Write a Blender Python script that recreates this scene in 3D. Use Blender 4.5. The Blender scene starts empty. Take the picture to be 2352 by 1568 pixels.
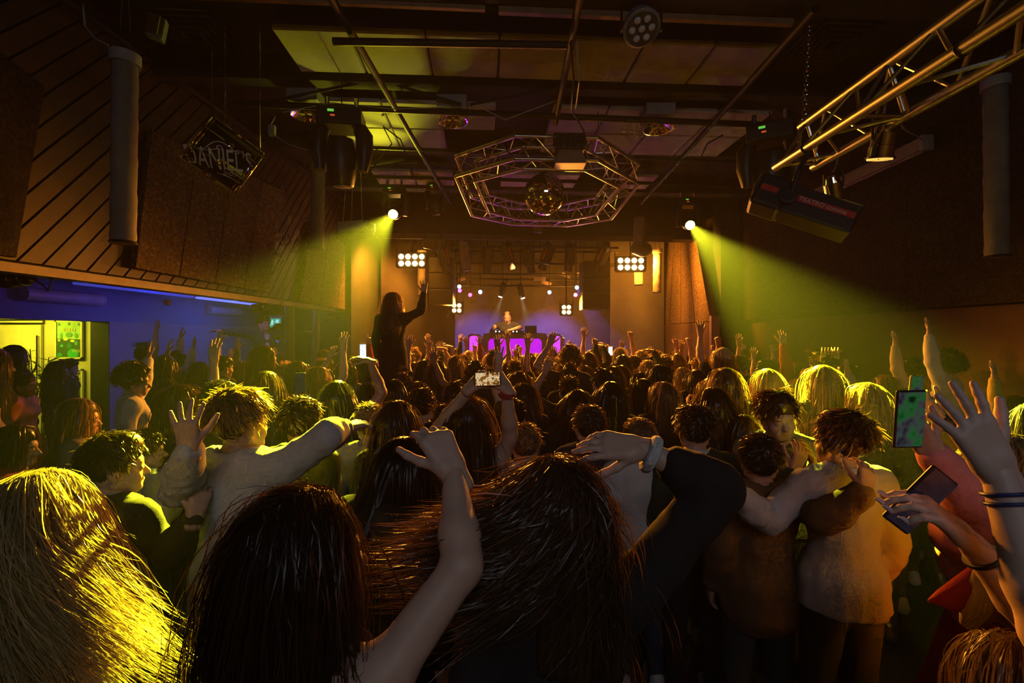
import bpy, math, random
import numpy as np
from mathutils import Vector, Matrix

# ------------------------------------------------------------------ camera, world, exposure
S = bpy.context.scene
COL = S.collection
F, CX, HY, CAMZ = 1045.0, 1176.0, 770.0, 1.8      # focal length in pixels, vanishing column, horizon row, lens height
cam = bpy.data.cameras.new('camera')
cam.sensor_width = 36.0
cam.lens = 36.0 * F / 2352.0
cam.shift_y = -(784.0 - HY) / 2352.0
cam.clip_start = 0.05
co = bpy.data.objects.new('camera', cam)
COL.objects.link(co)
co.location = (0, 0, CAMZ)
co.rotation_euler = (math.pi / 2, 0, 0)
S.camera = co

w = bpy.data.worlds.new('world')
S.world = w
w.use_nodes = True
w.node_tree.nodes['Background'].inputs[0].default_value = (0.010, 0.010, 0.012, 1)
w.node_tree.nodes['Background'].inputs[1].default_value = 0.25

# thin theatrical haze fills the hall
vs_ = w.node_tree.nodes.new('ShaderNodeVolumeScatter')
vs_.inputs['Density'].default_value = 0.0015
vs_.inputs['Anisotropy'].default_value = 0.5
w.node_tree.links.new(vs_.outputs[0], w.node_tree.nodes['World Output'].inputs['Volume'])

w.cycles.homogeneous_volume = True
S.view_settings.view_transform = 'Standard'
S.view_settings.look = 'None'
S.view_settings.gamma = 1.0
S.view_settings.use_curve_mapping = False
S.view_settings.exposure = -0.12
cy = S.cycles
cy.use_denoising = True
cy.max_bounces = 4
cy.diffuse_bounces = 1
cy.glossy_bounces = 2
cy.transmission_bounces = 2
cy.volume_bounces = 0
cy.transparent_max_bounces = 6
cy.caustics_reflective = False
cy.caustics_refractive = False
cy.sample_clamp_indirect = 2.0
cy.sample_clamp_direct = 0.0
cy.use_adaptive_sampling = True
cy.adaptive_threshold = 0.09
cy.adaptive_min_samples = 10
cy.use_light_tree = True

def lamp(kind, name, loc, target, power, color, parent=None, **kw):
    l = bpy.data.lights.new(name, kind)
    l.energy = power
    l.color = color
    for k, v in kw.items():
        setattr(l, k, v)
    o = bpy.data.objects.new(name, l)
    COL.objects.link(o)
    o.location = loc
    if target is not None:
        o.rotation_euler = (Vector(target) - Vector(loc)).to_track_quat('-Z', 'Y').to_euler()
    return o

# dim fill lamp added behind the photographer, brightens the backs of the nearest dancers
lamp('AREA', 'rear_fill', (0.6, -2.6, 3.6), (0.6, 2.2, 1.0), 13, (0.82, 0.86, 1.0), shape='RECTANGLE', size=3.0, size_y=0.5, spread=math.radians(150))

# ------------------------------------------------------------------ geometry helpers
rnd = random.Random(7)
def P(px, py, d):
    return Vector(((px - CX) / F * d, d, CAMZ + (HY - py) / F * d))
def pix(v):
    return (CX + F * v[0] / v[1], HY - F * (v[2] - CAMZ) / v[1])

MATS = {}
def mat(name, col, rough=0.6, metal=0.0, vary=0.12, scale=6.0, bump=0.0, bscale=40.0, emit=None, power=0.0, spec=0.5, sheen=0.0, trans=0.0, attr=None, stretch=None):
    if name in MATS:
        return MATS[name]
    m = bpy.data.materials.new(name)
    m.use_nodes = True
    nt = m.node_tree
    b = nt.nodes['Principled BSDF']
    b.inputs['Roughness'].default_value = rough
    b.inputs['Metallic'].default_value = metal
    b.inputs['Specular IOR Level'].default_value = spec
    if sheen:
        b.inputs['Sheen Weight'].default_value = sheen
    tc = nt.nodes.new('ShaderNodeTexCoord')
    vec = tc.outputs['Object']
    if stretch:
        mp = nt.nodes.new('ShaderNodeMapping')
        mp.inputs['Scale'].default_value = stretch
        nt.links.new(vec, mp.inputs[0])
        vec = mp.outputs[0]
    nz = nt.nodes.new('ShaderNodeTexNoise')
    nz.inputs['Scale'].default_value = scale
    nz.inputs['Detail'].default_value = 4
    nt.links.new(vec, nz.inputs['Vector'])
    cr = nt.nodes.new('ShaderNodeValToRGB')
    c = np.array(col[:3], float)
    lo, hi = np.clip(c * (1 - vary), 0, 1), np.clip(c * (1 + vary), 0, 1)
    cr.color_ramp.elements[0].position = 0.3
    cr.color_ramp.elements[1].position = 0.7
    cr.color_ramp.elements[0].color = (*lo, 1)
    cr.color_ramp.elements[1].color = (*hi, 1)
    nt.links.new(nz.outputs['Fac'], cr.inputs[0])
    outc = cr.outputs[0]
    if attr:
        at = nt.nodes.new('ShaderNodeAttribute')
        at.attribute_name = attr
        mx = nt.nodes.new('ShaderNodeMix')
        mx.data_type = 'RGBA'
        mx.blend_type = 'MULTIPLY'
        mx.inputs[0].default_value = 1.0
        nt.links.new(outc, mx.inputs[6])
        nt.links.new(at.outputs['Color'], mx.inputs[7])
        outc = mx.outputs[2]
    nt.links.new(outc, b.inputs['Base Color'])
    if bump:
        n2 = nt.nodes.new('ShaderNodeTexNoise')
        n2.inputs['Scale'].default_value = bscale
        n2.inputs['Detail'].default_value = 5
        nt.links.new(vec, n2.inputs['Vector'])
        bp = nt.nodes.new('ShaderNodeBump')
        bp.inputs['Strength'].default_value = bump
        bp.inputs['Distance'].default_value = 0.01
        nt.links.new(n2.outputs['Fac'], bp.inputs['Height'])
        nt.links.new(bp.outputs[0], b.inputs['Normal'])
    if emit:
        b.inputs['Emission Color'].default_value = (*emit, 1)
        b.inputs['Emission Strength'].default_value = power
    if trans:
        tr = nt.nodes.new('ShaderNodeBsdfTranslucent')
        nt.links.new(outc, tr.inputs[0])
        ms = nt.nodes.new('ShaderNodeMixShader')
        ms.inputs[0].default_value = trans
        nt.links.new(b.outputs[0], ms.inputs[1])
        nt.links.new(tr.outputs[0], ms.inputs[2])
        nt.links.new(ms.outputs[0], nt.nodes['Material Output'].inputs[0])
    MATS[name] = m
    return m

def tag(o, label=None, cat=None, group=None, kind=None):
    if label: o['label'] = label
    if cat: o['category'] = cat
    if group: o['group'] = group
    if kind: o['kind'] = kind
    return o
def link(o, parent=None):
    COL.objects.link(o)
    if parent is not None:
        o.parent = parent
    return o
def thing(name, label, cat, loc=(0, 0, 0), rot=(0, 0, 0), group=None):
    o = bpy.data.objects.new(name, None)
    o.empty_display_size = 0.1
    link(o)
    o.location = loc
    o.rotation_euler = rot
    return tag(o, label, cat, group)
def mesh_from(name, v, f, smooth=False):
    me = bpy.data.meshes.new(name)
    me.from_pydata([tuple(x) for x in v], [], [tuple(x) for x in f])
    if smooth:
        me.polygons.foreach_set('use_smooth', np.ones(len(me.polygons), bool))
    me.update()
    return me
def place(name, me, material, parent=None, loc=(0, 0, 0), rot=(0, 0, 0), scale=None):
    """link a mesh as one object with its own material on the object slot"""
    o = bpy.data.objects.new(name, me)
    link(o, parent)
    o.location = loc
    o.rotation_euler = rot
    if scale is not None:
        o.scale = scale
    if material is not None:
        if len(me.materials) == 0:
            me.materials.append(None)
        o.material_slots[0].link = 'OBJECT'
        o.material_slots[0].material = material
    return o

class MB:
    """collects simple solids; build() links them as one mesh object"""
    def __init__(s):
        s.v, s.f = [], []
    def add(s, vs, fs):
        n = len(s.v)
        s.v += [tuple(x) for x in vs]
        s.f += [tuple(i + n for i in f) for f in fs]
        return s
    def box(s, c, size, R=None):
        c = Vector(c)
        hx, hy, hz = size[0] / 2, size[1] / 2, size[2] / 2
        vs = [Vector((x, y, z)) for x in (-hx, hx) for y in (-hy, hy) for z in (-hz, hz)]
        if R is not None:
            vs = [R @ q for q in vs]
        return s.add([c + q for q in vs], [(0, 1, 3, 2), (4, 6, 7, 5), (0, 4, 5, 1), (2, 3, 7, 6), (0, 2, 6, 4), (1, 5, 7, 3)])
    def cone(s, a, b, ra, rb=None, n=12, caps=True):
        a, b = Vector(a), Vector(b)
        rb = ra if rb is None else rb
        t = (b - a).normalized()
        u = t.orthogonal().normalized()
        q = t.cross(u)
        vs = []
        for p, r in ((a, ra), (b, rb)):
            for i in range(n):
                an = 2 * math.pi * i / n
                vs.append(p + (u * math.cos(an) + q * math.sin(an)) * r)
        fs = [(i, (i + 1) % n, n + (i + 1) % n, n + i) for i in range(n)]
        if caps:
            fs += [tuple(range(n))[::-1], tuple(range(n, 2 * n))]
        return s.add(vs, fs)
    def tube(s, pts, r, n=8):
        pts = [Vector(p) for p in pts]
        vs, fs = [], []
        u = None
        for i, p in enumerate(pts):
            t = (pts[min(i + 1, len(pts) - 1)] - pts[max(i - 1, 0)]).normalized()
            if u is None:
                u = t.orthogonal().normalized()
            else:
                u = (u - t * u.dot(t)).normalized()
            q = t.cross(u)
            rr = r[i] if isinstance(r, (list, tuple)) else r
            for k in range(n):
                an = 2 * math.pi * k / n
                vs.append(p + (u * math.cos(an) + q * math.sin(an)) * rr)
        for i in range(len(pts) - 1):
            for k in range(n):
                fs.append((i * n + k, i * n + (k + 1) % n, (i + 1) * n + (k + 1) % n, (i + 1) * n + k))
        fs += [tuple(range(n))[::-1], tuple(range((len(pts) - 1) * n, len(pts) * n))]
        return s.add(vs, fs)
    def lathe(s, o, axis, prof, n=20):
        """profile of (distance along axis, radius)"""
        o, t = Vector(o), Vector(axis).normalized()
        u = t.orthogonal().normalized()
        q = t.cross(u)
        vs, fs = [], []
        for h, r in prof:
            for k in range(n):
                an = 2 * math.pi * k / n
                vs.append(o + t * h + (u * math.cos(an) + q * math.sin(an)) * r)
        m = len(prof)
        for i in range(m - 1):
            for k in range(n):
                fs.append((i * n + k, i * n + (k + 1) % n, (i + 1) * n + (k + 1) % n, (i + 1) * n + k))
        fs += [tuple(range(n))[::-1], tuple(range((m - 1) * n, m * n))]
        return s.add(vs, fs)
    def prism(s, poly, off):
        off = Vector(off)
        a = [Vector(p) for p in poly]
        n = len(a)
        fs = [tuple(range(n))[::-1], tuple(range(n, 2 * n))] + [(i, (i + 1) % n, n + (i + 1) % n, n + i) for i in range(n)]
        return s.add(a + [p + off for p in a], fs)
    def ring(s, c, axis, R, r, n=24, m=8):
        c, t = Vector(c), Vector(axis).normalized()
        u = t.orthogonal().normalized()
        q = t.cross(u)
        vs, fs = [], []
        for i in range(n):
            an = 2 * math.pi * i / n
            dr = u * math.cos(an) + q * math.sin(an)
            for k in range(m):
                bn = 2 * math.pi * k / m
                vs.append(c + dr * (R + r * math.cos(bn)) + t * r * math.sin(bn))
        for i in range(n):
            for k in range(m):
                fs.append((i * m + k, ((i + 1) % n) * m + k, ((i + 1) % n) * m + (k + 1) % m, i * m + (k + 1) % m))
        return s.add(vs, fs)
    def mesh(s, name, smooth=False):
        me = mesh_from(name, s.v, s.f, smooth)
        import bmesh
        bm = bmesh.new()
        bm.from_mesh(me)
        bmesh.ops.recalc_face_normals(bm, faces=bm.faces)
        bm.to_mesh(me)
        bm.free()
        return me
    def build(s, name, material, parent=None, smooth=False, bevel=0.0, **kw):
        o = place(name, s.mesh(name, smooth), material, parent, **kw)
        if bevel:
            bv = o.modifiers.new('bevel', 'BEVEL')
            bv.width = bevel
            bv.segments = 2
            bv.limit_method = 'ANGLE'
        if smooth:
            try:
                o.data.set_sharp_from_angle(angle=math.radians(40))
            except Exception:
                pass
        return o
def rotm(rx=0, ry=0, rz=0):
    return Matrix.Rotation(rz, 3, 'Z') @ Matrix.Rotation(ry, 3, 'Y') @ Matrix.Rotation(rx, 3, 'X')
def frame(dirn, up=(0, 0, 1)):
    """rotation whose local Y looks along dirn"""
    y = Vector(dirn).normalized()
    x = y.cross(Vector(up))
    if x.length < 1e-4:
        x = Vector((1, 0, 0))
    x.normalize()
    z = x.cross(y)
    return Matrix((x, y, z)).transposed()
def copy_tree(o, parent=None):
    c = o.copy()
    link(c)
    c.parent = parent
    for ch in o.children:
        copy_tree(ch, c)
    return c
# ------------------------------------------------------------------ materials of the room
BLACKPAINT = mat('black_paint', (0.020, 0.018, 0.016), 0.6, vary=0.2)
DARKCEIL = mat('dark_ceiling', (0.030, 0.027, 0.022), 0.75, vary=0.3, scale=3)
TILE = mat('acoustic_tile', (0.62, 0.58, 0.50), 0.85, vary=0.06, scale=5, bump=0.2, bscale=120)
PLANK = mat('plank_brown', (0.105, 0.060, 0.031), 0.55, vary=0.25, scale=3.0, bump=0.12, bscale=18)
GAP = mat('gap_black', (0.006, 0.005, 0.004), 0.9)
def chipboard(name, col, hi):
    m = mat(name, col, 0.8, vary=0.45, scale=38, bump=0.55, bscale=60, spec=.12)
    nt = m.node_tree
    b = nt.nodes['Principled BSDF']
    old = b.inputs['Base Color'].links[0].from_socket
    vo = nt.nodes.new('ShaderNodeTexVoronoi')
    vo.inputs['Scale'].default_value = 46
    vo.inputs['Randomness'].default_value = 1
    tc = [n for n in nt.nodes if n.type == 'TEX_COORD'][0]
    nt.links.new(tc.outputs['Object'], vo.inputs['Vector'])
    rp = nt.nodes.new('ShaderNodeValToRGB')
    rp.color_ramp.elements[0].position = 0.62
    rp.color_ramp.elements[0].color = (0, 0, 0, 1)
    rp.color_ramp.elements[1].position = 0.9
    rp.color_ramp.elements[1].color = (1, 1, 1, 1)
    nt.links.new(vo.outputs['Color'], rp.inputs[0])
    mx = nt.nodes.new('ShaderNodeMix')
    mx.data_type = 'RGBA'
    nt.links.new(rp.outputs[0], mx.inputs[0])
    nt.links.new(old, mx.inputs[6])
    mx.inputs[7].default_value = (*hi, 1)
    nt.links.new(mx.outputs[2], b.inputs['Base Color'])
    return m
CHIP = chipboard('chipboard_brown', (0.150, 0.098, 0.056), (0.27, 0.185, 0.105))
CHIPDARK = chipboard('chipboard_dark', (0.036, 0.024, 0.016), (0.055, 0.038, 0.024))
TRIMWOOD = mat('trim_wood', (0.30, 0.19, 0.095), 0.5, vary=0.2, scale=9)
PLASTER = mat('plaster_brown', (0.15, 0.092, 0.054), 0.8, spec=.15, vary=0.08, scale=4)
BLUEWALL = mat('blue_wall', (0.16, 0.22, 0.42), 0.55, vary=0.06, scale=2)
GREYWALL = mat('pale_wall', (0.34, 0.33, 0.40), 0.6, vary=0.06, scale=2)
LOBBY = mat('lobby_paint', (0.62, 0.58, 0.42), 0.6, vary=0.06, scale=3)
WHITEP = mat('white_paint', (0.75, 0.73, 0.70), 0.5, vary=0.04)
FLOORM = mat('dance_floor', (0.022, 0.018, 0.015), 0.38, vary=0.35, scale=2.0)
STEEL = mat('dark_steel', (0.016, 0.015, 0.014), 0.55, metal=0.2, spec=.3)
ALU = mat('truss_aluminium', (0.66, 0.63, 0.58), 0.28, metal=1.0, vary=0.08)
CHROME = mat('chrome', (0.85, 0.85, 0.85), 0.10, metal=1.0, vary=0.02)
BLACKPL = mat('black_plastic', (0.018, 0.018, 0.019), 0.38, vary=0.15)
BLACKCLOTH = mat('black_cloth', (0.018, 0.016, 0.016), 0.9, vary=0.2, bump=0.3, bscale=90)
GREYFAB = mat('grey_fabric', (0.24, 0.22, 0.19), 0.9, vary=0.15, bump=0.3, bscale=200)
STAGEWALL = mat('stage_wall_black', (0.045, 0.038, 0.032), 0.75, vary=0.25, scale=2)
CABLE = mat('cable_black', (0.015, 0.015, 0.015), 0.5)
CABLEW = mat('cable_grey', (0.40, 0.40, 0.38), 0.5)
GLASSL = mat('lens_glass', (0.30, 0.32, 0.34), 0.06, vary=0.05, spec=0.9)
REDL = mat('red_sticker', (0.62, 0.03, 0.02), 0.45, vary=0.05)
PRINT = mat('cream_print', (0.72, 0.68, 0.56), 0.6, vary=0.03)

RA = math.radians(3.4)
CA, SA = math.cos(RA), math.sin(RA)
def RM(u, v, z):
    return Vector((u * CA - v * SA, u * SA + v * CA, z))
RMAT = Matrix.Rotation(RA, 3, 'Z')
def rmbox(mb, u0, u1, v0, v1, z0, z1):
    return mb.box(RM((u0 + u1) / 2, (v0 + v1) / 2, (z0 + z1) / 2), (u1 - u0, v1 - v0, z1 - z0), RMAT)
def xl(y):
    return -3.41 + 0.047 * (y - 3.0)
def xr(y):
    return 4.3 + 0.004 * (8.6 - y)
def wl(px, py):
    """pixel -> (depth, height) on the balcony front"""
    y = -3.551 / ((px - CX) / F - 0.047)
    return y, CAMZ + (HY - py) / F * y
def struct(name, mb, m, parent=None, **kw):
    o = mb.build(name, m, parent, **kw)
    if parent is None:
        tag(o, kind='structure')
    return o

# ------------------------------------------------------------------ room shell
struct('floor', MB().box((-1.5, 4.4, -0.05), (15, 17.6, 0.1)), FLOORM)
ceil = struct('ceiling', rmbox(MB(), -5.2, 6.0, -3.5, 13.6, 4.45, 4.6), DARKCEIL)
struct('wall_rear', MB().box((-1.5, -3.6, 2.2), (15, 0.2, 4.6)), BLACKPAINT)
# ceiling tiles
tm = MB().box((0, 0, 0.025), (0.585, 0.585, 0.05)).mesh('ceiling_tile')
tiles = [(i, 3.96) for i in range(7)] + [(i, 5.05) for i in range(3)] + [(i, 5.65) for i in range(2)]
tiles += [(i + 4, v) for i in range(4) for v in (5.05, 5.65)] + [(0, 7.05), (1, 7.05), (3.2, 7.05), (4.2, 7.05), (6.2, 7.05)]
for i, v in tiles:
    o = place('ceiling_tile', tm, TILE, ceil, RM(-1.38 + 0.6 * i, v, 4.2), (rnd.uniform(-.006, .006), rnd.uniform(-.006, .006), RA))
    o.modifiers.new('bevel', 'BEVEL').width = 0.012
# ceiling beams and battens
for v0, v1, z0 in ((2.2, 3.24, 4.16), (4.42, 4.56, 4.22), (6.05, 6.25, 4.25), (7.5, 7.7, 4.2)):
    struct('trim_beam', rmbox(MB(), -3.6, 4.6, v0, v1, z0, 4.45), DARKCEIL)
struct('trim_batten', rmbox(MB(), 0.1, 2.3, 3.26, 3.30, 4.12, 4.17), TRIMWOOD)
struct('trim_batten', rmbox(MB(), -2.2, 0.0, 3.26, 3.29, 4.13, 4.17), TRIMWOOD)
struct('trim_coving', MB().tube([(xl(y) + .06, y, 4.3) for y in (1.0, 4, 7, 9)], 0.035), BLACKPAINT)

# left: balcony front clad with diagonal planks
wall_left = struct('wall_left', MB().prism([(xl(1.0), 1.0, 2.3), (xl(10.5), 10.5, 2.3), (xl(10.5), 10.5, 4.5), (xl(1.0), 1.0, 4.5)], (-0.12, 0, 0)), GAP)
def clip(poly, lo, hi, ax):
    for s, lim in ((1, lo), (-1, hi)):
        out = []
        for i in range(len(poly)):
            a, b = poly[i - 1], poly[i]
            ia, ib = s * (a[ax] - lim) >= 0, s * (b[ax] - lim) >= 0
            if ia != ib:
                t = (lim - a[ax]) / (b[ax] - a[ax])
                out.append((a[0] + (b[0] - a[0]) * t, a[1] + (b[1] - a[1]) * t))
            if ib:
                out.append(b)
        poly = out
        if not poly:
            return poly
    return poly
sl = 1 / math.tan(math.radians(51))
for i in range(-14, 60):
    y0 = 1.0 + i * 0.163
    z0, z1 = 2.31, 4.45
    pl = clip([(y0, z0), (y0 + 0.142, z0), (y0 + 0.142 + (z1 - z0) * sl, z1), (y0 + (z1 - z0) * sl, z1)], 1.0, 10.5, 0)
    if len(pl) > 2:
        MB().prism([(xl(y), y, z) for y, z in pl], (0.022 + rnd.uniform(0, .003), 0, 0)).build('plank', PLANK, wall_left)
def wall_boards(pts, n, m, parent, x0=0.05, th=0.05):
    """a quadrilateral TL, TR, BR, BL in (depth, height) cut into n upright boards"""
    tl, tr, br, bl = [np.array(p, float) for p in pts]
    for k in range(n):
        a, b = k / n, (k + 1) / n - 0.006
        q = [tl + (tr - tl) * a, tl + (tr - tl) * b, bl + (br - bl) * b, bl + (br - bl) * a]
        MB().prism([(xl(y) + x0, y, z) for y, z in q], (th, 0, 0)).build('board', m, parent, bevel=0.004)
        mid = np.mean(q, axis=0)
        MB().box((xl(mid[0]) + 0.03, mid[0], mid[1]), (0.06, 0.2, 0.9)).build('stud', GAP, parent)
wall_boards([wl(325, 300), wl(640, 440), wl(600, 672), wl(285, 615)], 4, CHIP, wall_left)
wall_boards([wl(700, 510), wl(810, 580), wl(795, 714), wl(675, 690)], 3, CHIP, wall_left)
wall_boards([wl(835, 590), wl(870, 605), wl(860, 718), wl(825, 711)], 1, CHIP, wall_left)
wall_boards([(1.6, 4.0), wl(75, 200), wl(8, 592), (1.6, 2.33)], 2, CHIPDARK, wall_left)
# trim board along the bottom edge and short plank ends above it
struct('trim_balcony', MB().prism([(xl(1.0) - .1, 1.0, 2.225), (xl(10.6) - .1, 10.6, 2.225), (xl(10.6) + .05, 10.6, 2.225), (xl(1.0) + .05, 1.0, 2.225)], (0, 0, 0.065)), TRIMWOOD)
# soffit and rooms under the balcony
struct('ceiling_balcony', MB().box((-5.05, 5.8, 2.56), (2.8, 9.8, 0.1)), mat('soffit_paint', (0.30, 0.30, 0.36), 0.6))
struct('trim_soffit', MB().prism([(xl(1.0) - .12, 1.0, 2.29), (xl(10.6) - .12, 10.6, 2.29), (xl(10.6) - .12, 10.6, 2.52), (xl(1.0) - .12, 1.0, 2.52)], (-.03, 0, 0)), BLACKPAINT)
wb = struct('wall_blue', MB().box((-6.03, 5.9, 2.26), (0.27, 9.4, 0.52)), BLUEWALL)
MB().box((-6.035, 8.64, 1.0), (0.27, 3.94, 2.0)).build('lower_wall', GREYWALL, wb)
MB().box((-6.035, 2.6, 1.0), (0.27, 2.8, 2.0)).build('lower_wall', GREYWALL, wb)
MB().box((-6.035, 6.665, 1.0), (0.272, 0.012, 2.0)).build('wall_end', mat('dark_green_paint', (0.02, 0.03, 0.028), 0.6), wb)
struct('wall_end', MB().box((-4.6, 10.75, 1.25), (3.4, 0.1, 2.6)), BLACKPAINT)
# lobby seen through the opening
lob = struct('wall_lobby', MB().box((-7.6, 7.06, 1.1), (3.2, 0.1, 2.2)), LOBBY)
struct('ceiling_lobby', MB().box((-7.6, 5.5, 2.2), (2.9, 3.2, 0.08)), WHITEP)
struct('wall_lobby_side', MB().box((-9.1, 5.5, 1.1), (0.1, 3.2, 2.2)), LOBBY)
MB().box((-6.44, 7.0, 1.05), (0.03, 0.03, 2.1)).build('corner_strip', WHITEP, lob)
d1 = thing('door_1', None, None, (-7.62, 7.0, 0))
tag(d1, kind='structure')
MB().box((0, -0.02, 0.98), (0.82, 0.04, 1.96)).build('leaf', mat('door_cream', (0.78, 0.72, 0.50), 0.5), d1, bevel=0.004)
for z in (1.985, 2.035):
    MB().box((0, -0.03, z), (0.86, 0.03, 0.022)).build('header_bar', BLACKPL, d1)
MB().box((0, -0.028, 2.01), (0.86, 0.02, 0.03)).build('header_panel', WHITEP, d1)
MB().cone((0.385, -0.07, 1.2), (0.385, -0.07, 1.8), 0.012).build('pull_handle', CHROME, d1)

# right wall: chipboard above, plaster below
wr = struct('wall_right', MB().box((4.42, 4.0, 2.2), (0.16, 13.4, 4.5)), PLASTER)
yy = -1.2
while yy < 8.3:
    y1 = min(yy + 1.22, 8.45)
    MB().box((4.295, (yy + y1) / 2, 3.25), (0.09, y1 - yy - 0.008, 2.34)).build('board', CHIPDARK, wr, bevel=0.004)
    yy += 1.22
MB().box((4.335, 3.6, 2.075), (0.02, 9.6, 0.012)).build('shadow_gap', GAP, wr)
# column and splayed panel beside the stage
struct('column', MB().box((4.05, 8.6, 2.2), (0.36, 0.34, 4.5)), mat('column_dark_green', (0.045, 0.048, 0.035), 0.6))
pw = thing('wall_splay', None, None, (0, 0, 0))
tag(pw, kind='structure')
a, b = P(1632, 737, 8.35), P(1513, 746, 11.2)
at, bt = P(1597, 545, 8.9), P(1535, 556, 10.9)
for k in range(4):
    t0, t1 = k / 4, (k + 1) / 4 - 0.008
    MB().prism([a.lerp(b, t0), a.lerp(b, t1), at.lerp(bt, t1), at.lerp(bt, t0)], (0.06, 0.12, 0)).build('board', CHIP, pw)
MB().prism([a + Vector((0.0, -.02, -.05)), at + Vector((0, -.02, 0)), at + Vector((.14, .02, 0)), a + Vector((.14, .02, -.05))], (0.03, 0.1, 0)).build('edge_board', mat('edge_board_pink', (0.30, 0.19, 0.13), 0.6), pw)
MB().prism([(a.x, a.y, 0), (b.x, b.y, 0), (b.x, b.y, 2.05), (a.x, a.y, 2.05)], (0.15, 0.2, 0)).build('lower_wall', PLASTER, pw)
MB().box((a.x + .05, a.y - .05, 1.08), (0.15, 0.1, 2.16)).build('post', mat('post_cream', (0.55, 0.40, 0.26), 0.6), pw)

# ------------------------------------------------------------------ stage house
struct('wall_proscenium', rmbox(MB(), -3.3, 4.3, 8.6, 8.9, 3.66, 4.45), mat('proscenium_black', (0.012, 0.010, 0.010), 0.6, vary=0.2))
struct('trim_proscenium', rmbox(MB(), -3.0, 3.6, 8.56, 8.6, 3.60, 3.70), mat('lip_dark', (0.07, 0.05, 0.07), 0.35))
struct('stage_floor', rmbox(MB(), -3.4, 4.6, 9.15, 13.2, 0.0, 0.65), BLACKPAINT)
struct('wall_stage_back', rmbox(MB(), -3.6, 5.0, 12.5, 12.6, 0.0, 4.45), STAGEWALL)
struct('wall_stage_left', MB().box((-2.05, 9.95, 2.15), (1.6, 0.1, 4.3)), STAGEWALL)
struct('wall_wing_left', MB().box((-3.02, 9.6, 2.2), (0.1, 2.4, 4.4)), STAGEWALL)
struct('wall_stage_right', MB().box((2.9, 10.6, 2.15), (1.25, 0.1, 4.3)), STAGEWALL)
struct('ceiling_stage', rmbox(MB(), -3.4, 4.6, 8.9, 12.6, 4.2, 4.3), BLACKPAINT)
# ------------------------------------------------------------------ rigging and lamps
YEL = (0.88, 0.85, 0.02)
AMB = (1.0, 0.33, 0.025)
def text_mesh(body, size, extrude=0.0):
    cu = bpy.data.curves.new('lettering', 'FONT')
    cu.body = body
    cu.size = size
    cu.extrude = extrude
    cu.align_x = 'CENTER'
    cu.align_y = 'CENTER'
    ob = bpy.data.objects.new('lettering', cu)
    COL.objects.link(ob)
    dg = bpy.context.evaluated_depsgraph_get()
    me = bpy.data.meshes.new_from_object(ob.evaluated_get(dg))
    bpy.data.objects.remove(ob)
    me.materials.clear()
    return me
def emit_mat(name, col, power):
    m = mat(name, col, 0.4, emit=col, power=power)
    m.cycles.emission_sampling = 'NONE'
    return m

# pipes under the ceiling
def pipe(label, a, b, r, m=STEEL):
    o = MB().cone(a, b, r, n=10).build('ceiling_pipe', m, smooth=True)
    return tag(o, label, 'pipe', 'ceiling pipes')
pipe('dark pipe running toward the stage at left, crossing the yellow-lit tiles', (-1.17, 2.4, 3.95), (-1.0, 7.4, 3.95), 0.028)
pipe('dark pipe running toward the stage in the ceiling middle, cables hanging off it', (0.43, 2.4, 3.95), (0.44, 4.6, 3.95), 0.028)
pipe('dark pipe running toward the stage right of the octagonal truss', (2.0, 3.0, 3.95), (2.1, 7.4, 3.95), 0.028)
pipe('thick black tube slung across under the nearest row of tiles', P(765, 95, 3.24), P(1302, 104, 3.29), 0.026)
pipe('long dark cross pipe carrying the two near moving heads', P(540, 237, 4.21), P(1860, 291, 4.7), 0.03)
pipe('cross pipe above the octagonal truss behind the yellow tiles', P(830, 338, 5.2), P(1720, 372, 5.6), 0.02)
pipe('cross pipe carrying the two lit moving heads', P(820, 405, 6.3), P(1680, 425, 6.6), 0.024)
BRL = {(610, 850): 'thin brace rod slanting left above the big left moving head', (870, 1060): 'thin brace rod falling right from the left ceiling pipe', (1290, 1080): 'thin brace rod falling left from the middle ceiling pipe',
       (1620, 1480): 'thin brace rod falling left from the right ceiling pipe', (1640, 1830): 'thin brace rod falling right from the right ceiling pipe', (800, 930): 'thin brace rod beyond the yellow tiles at left', (990, 1050): 'short brace rod just left of the octagonal truss'}
for (x0, y0), (x1, y1), d in (((610, 235), (850, 185), 4.3), ((870, 183), (1060, 240), 4.4), ((1290, 200), (1080, 240), 4.4), ((1620, 215), (1480, 250), 4.6), ((1640, 215), (1830, 262), 4.6), ((800, 388), (930, 365), 5.6), ((990, 372), (1050, 388), 5.6)):
    tag(MB().cone(P(x0, y0, d), P(x1, y1, d + .1), 0.014, n=8).build('brace_rod', STEEL, smooth=True), BRL[(x0, x1)], 'rod', 'thin ceiling braces')

# octagonal truss ring
def truss_run(root, a, b, off, rc=0.02, rb=0.008, n=3, faces=None):
    """four chords given by offset vectors, with zigzag braces on each face"""
    a, b = Vector(a), Vector(b)
    k = len(off)
    for o in off:
        MB().cone(a + o, b + o, rc, n=10).build('chord', ALU, root, smooth=True)
    for i in range(k):
        o0, o1 = off[i], off[(i + 1) % k]
        for j in range(n):
            p0, p1, p2 = a.lerp(b, j / n), a.lerp(b, (j + .5) / n), a.lerp(b, (j + 1) / n)
            MB().cone(p0 + o0, p1 + o1, rb, n=6).build('brace', ALU, root, smooth=True)
            MB().cone(p1 + o1, p2 + o0, rb, n=6).build('brace', ALU, root, smooth=True)
oc = [P(1182, 312, 4.77), P(1374, 316, 4.85), P(1468, 376, 5.42), P(1404, 462, 6.25), P(1302, 482, 6.85), P(1176, 478, 6.8), P(1084, 454, 6.2), P(1046, 358, 5.37)]
oct_root = thing('octagonal_truss', 'octagonal aluminium truss ring hung around the mirror ball', 'truss', sum(oc, Vector()) / 8)
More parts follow.
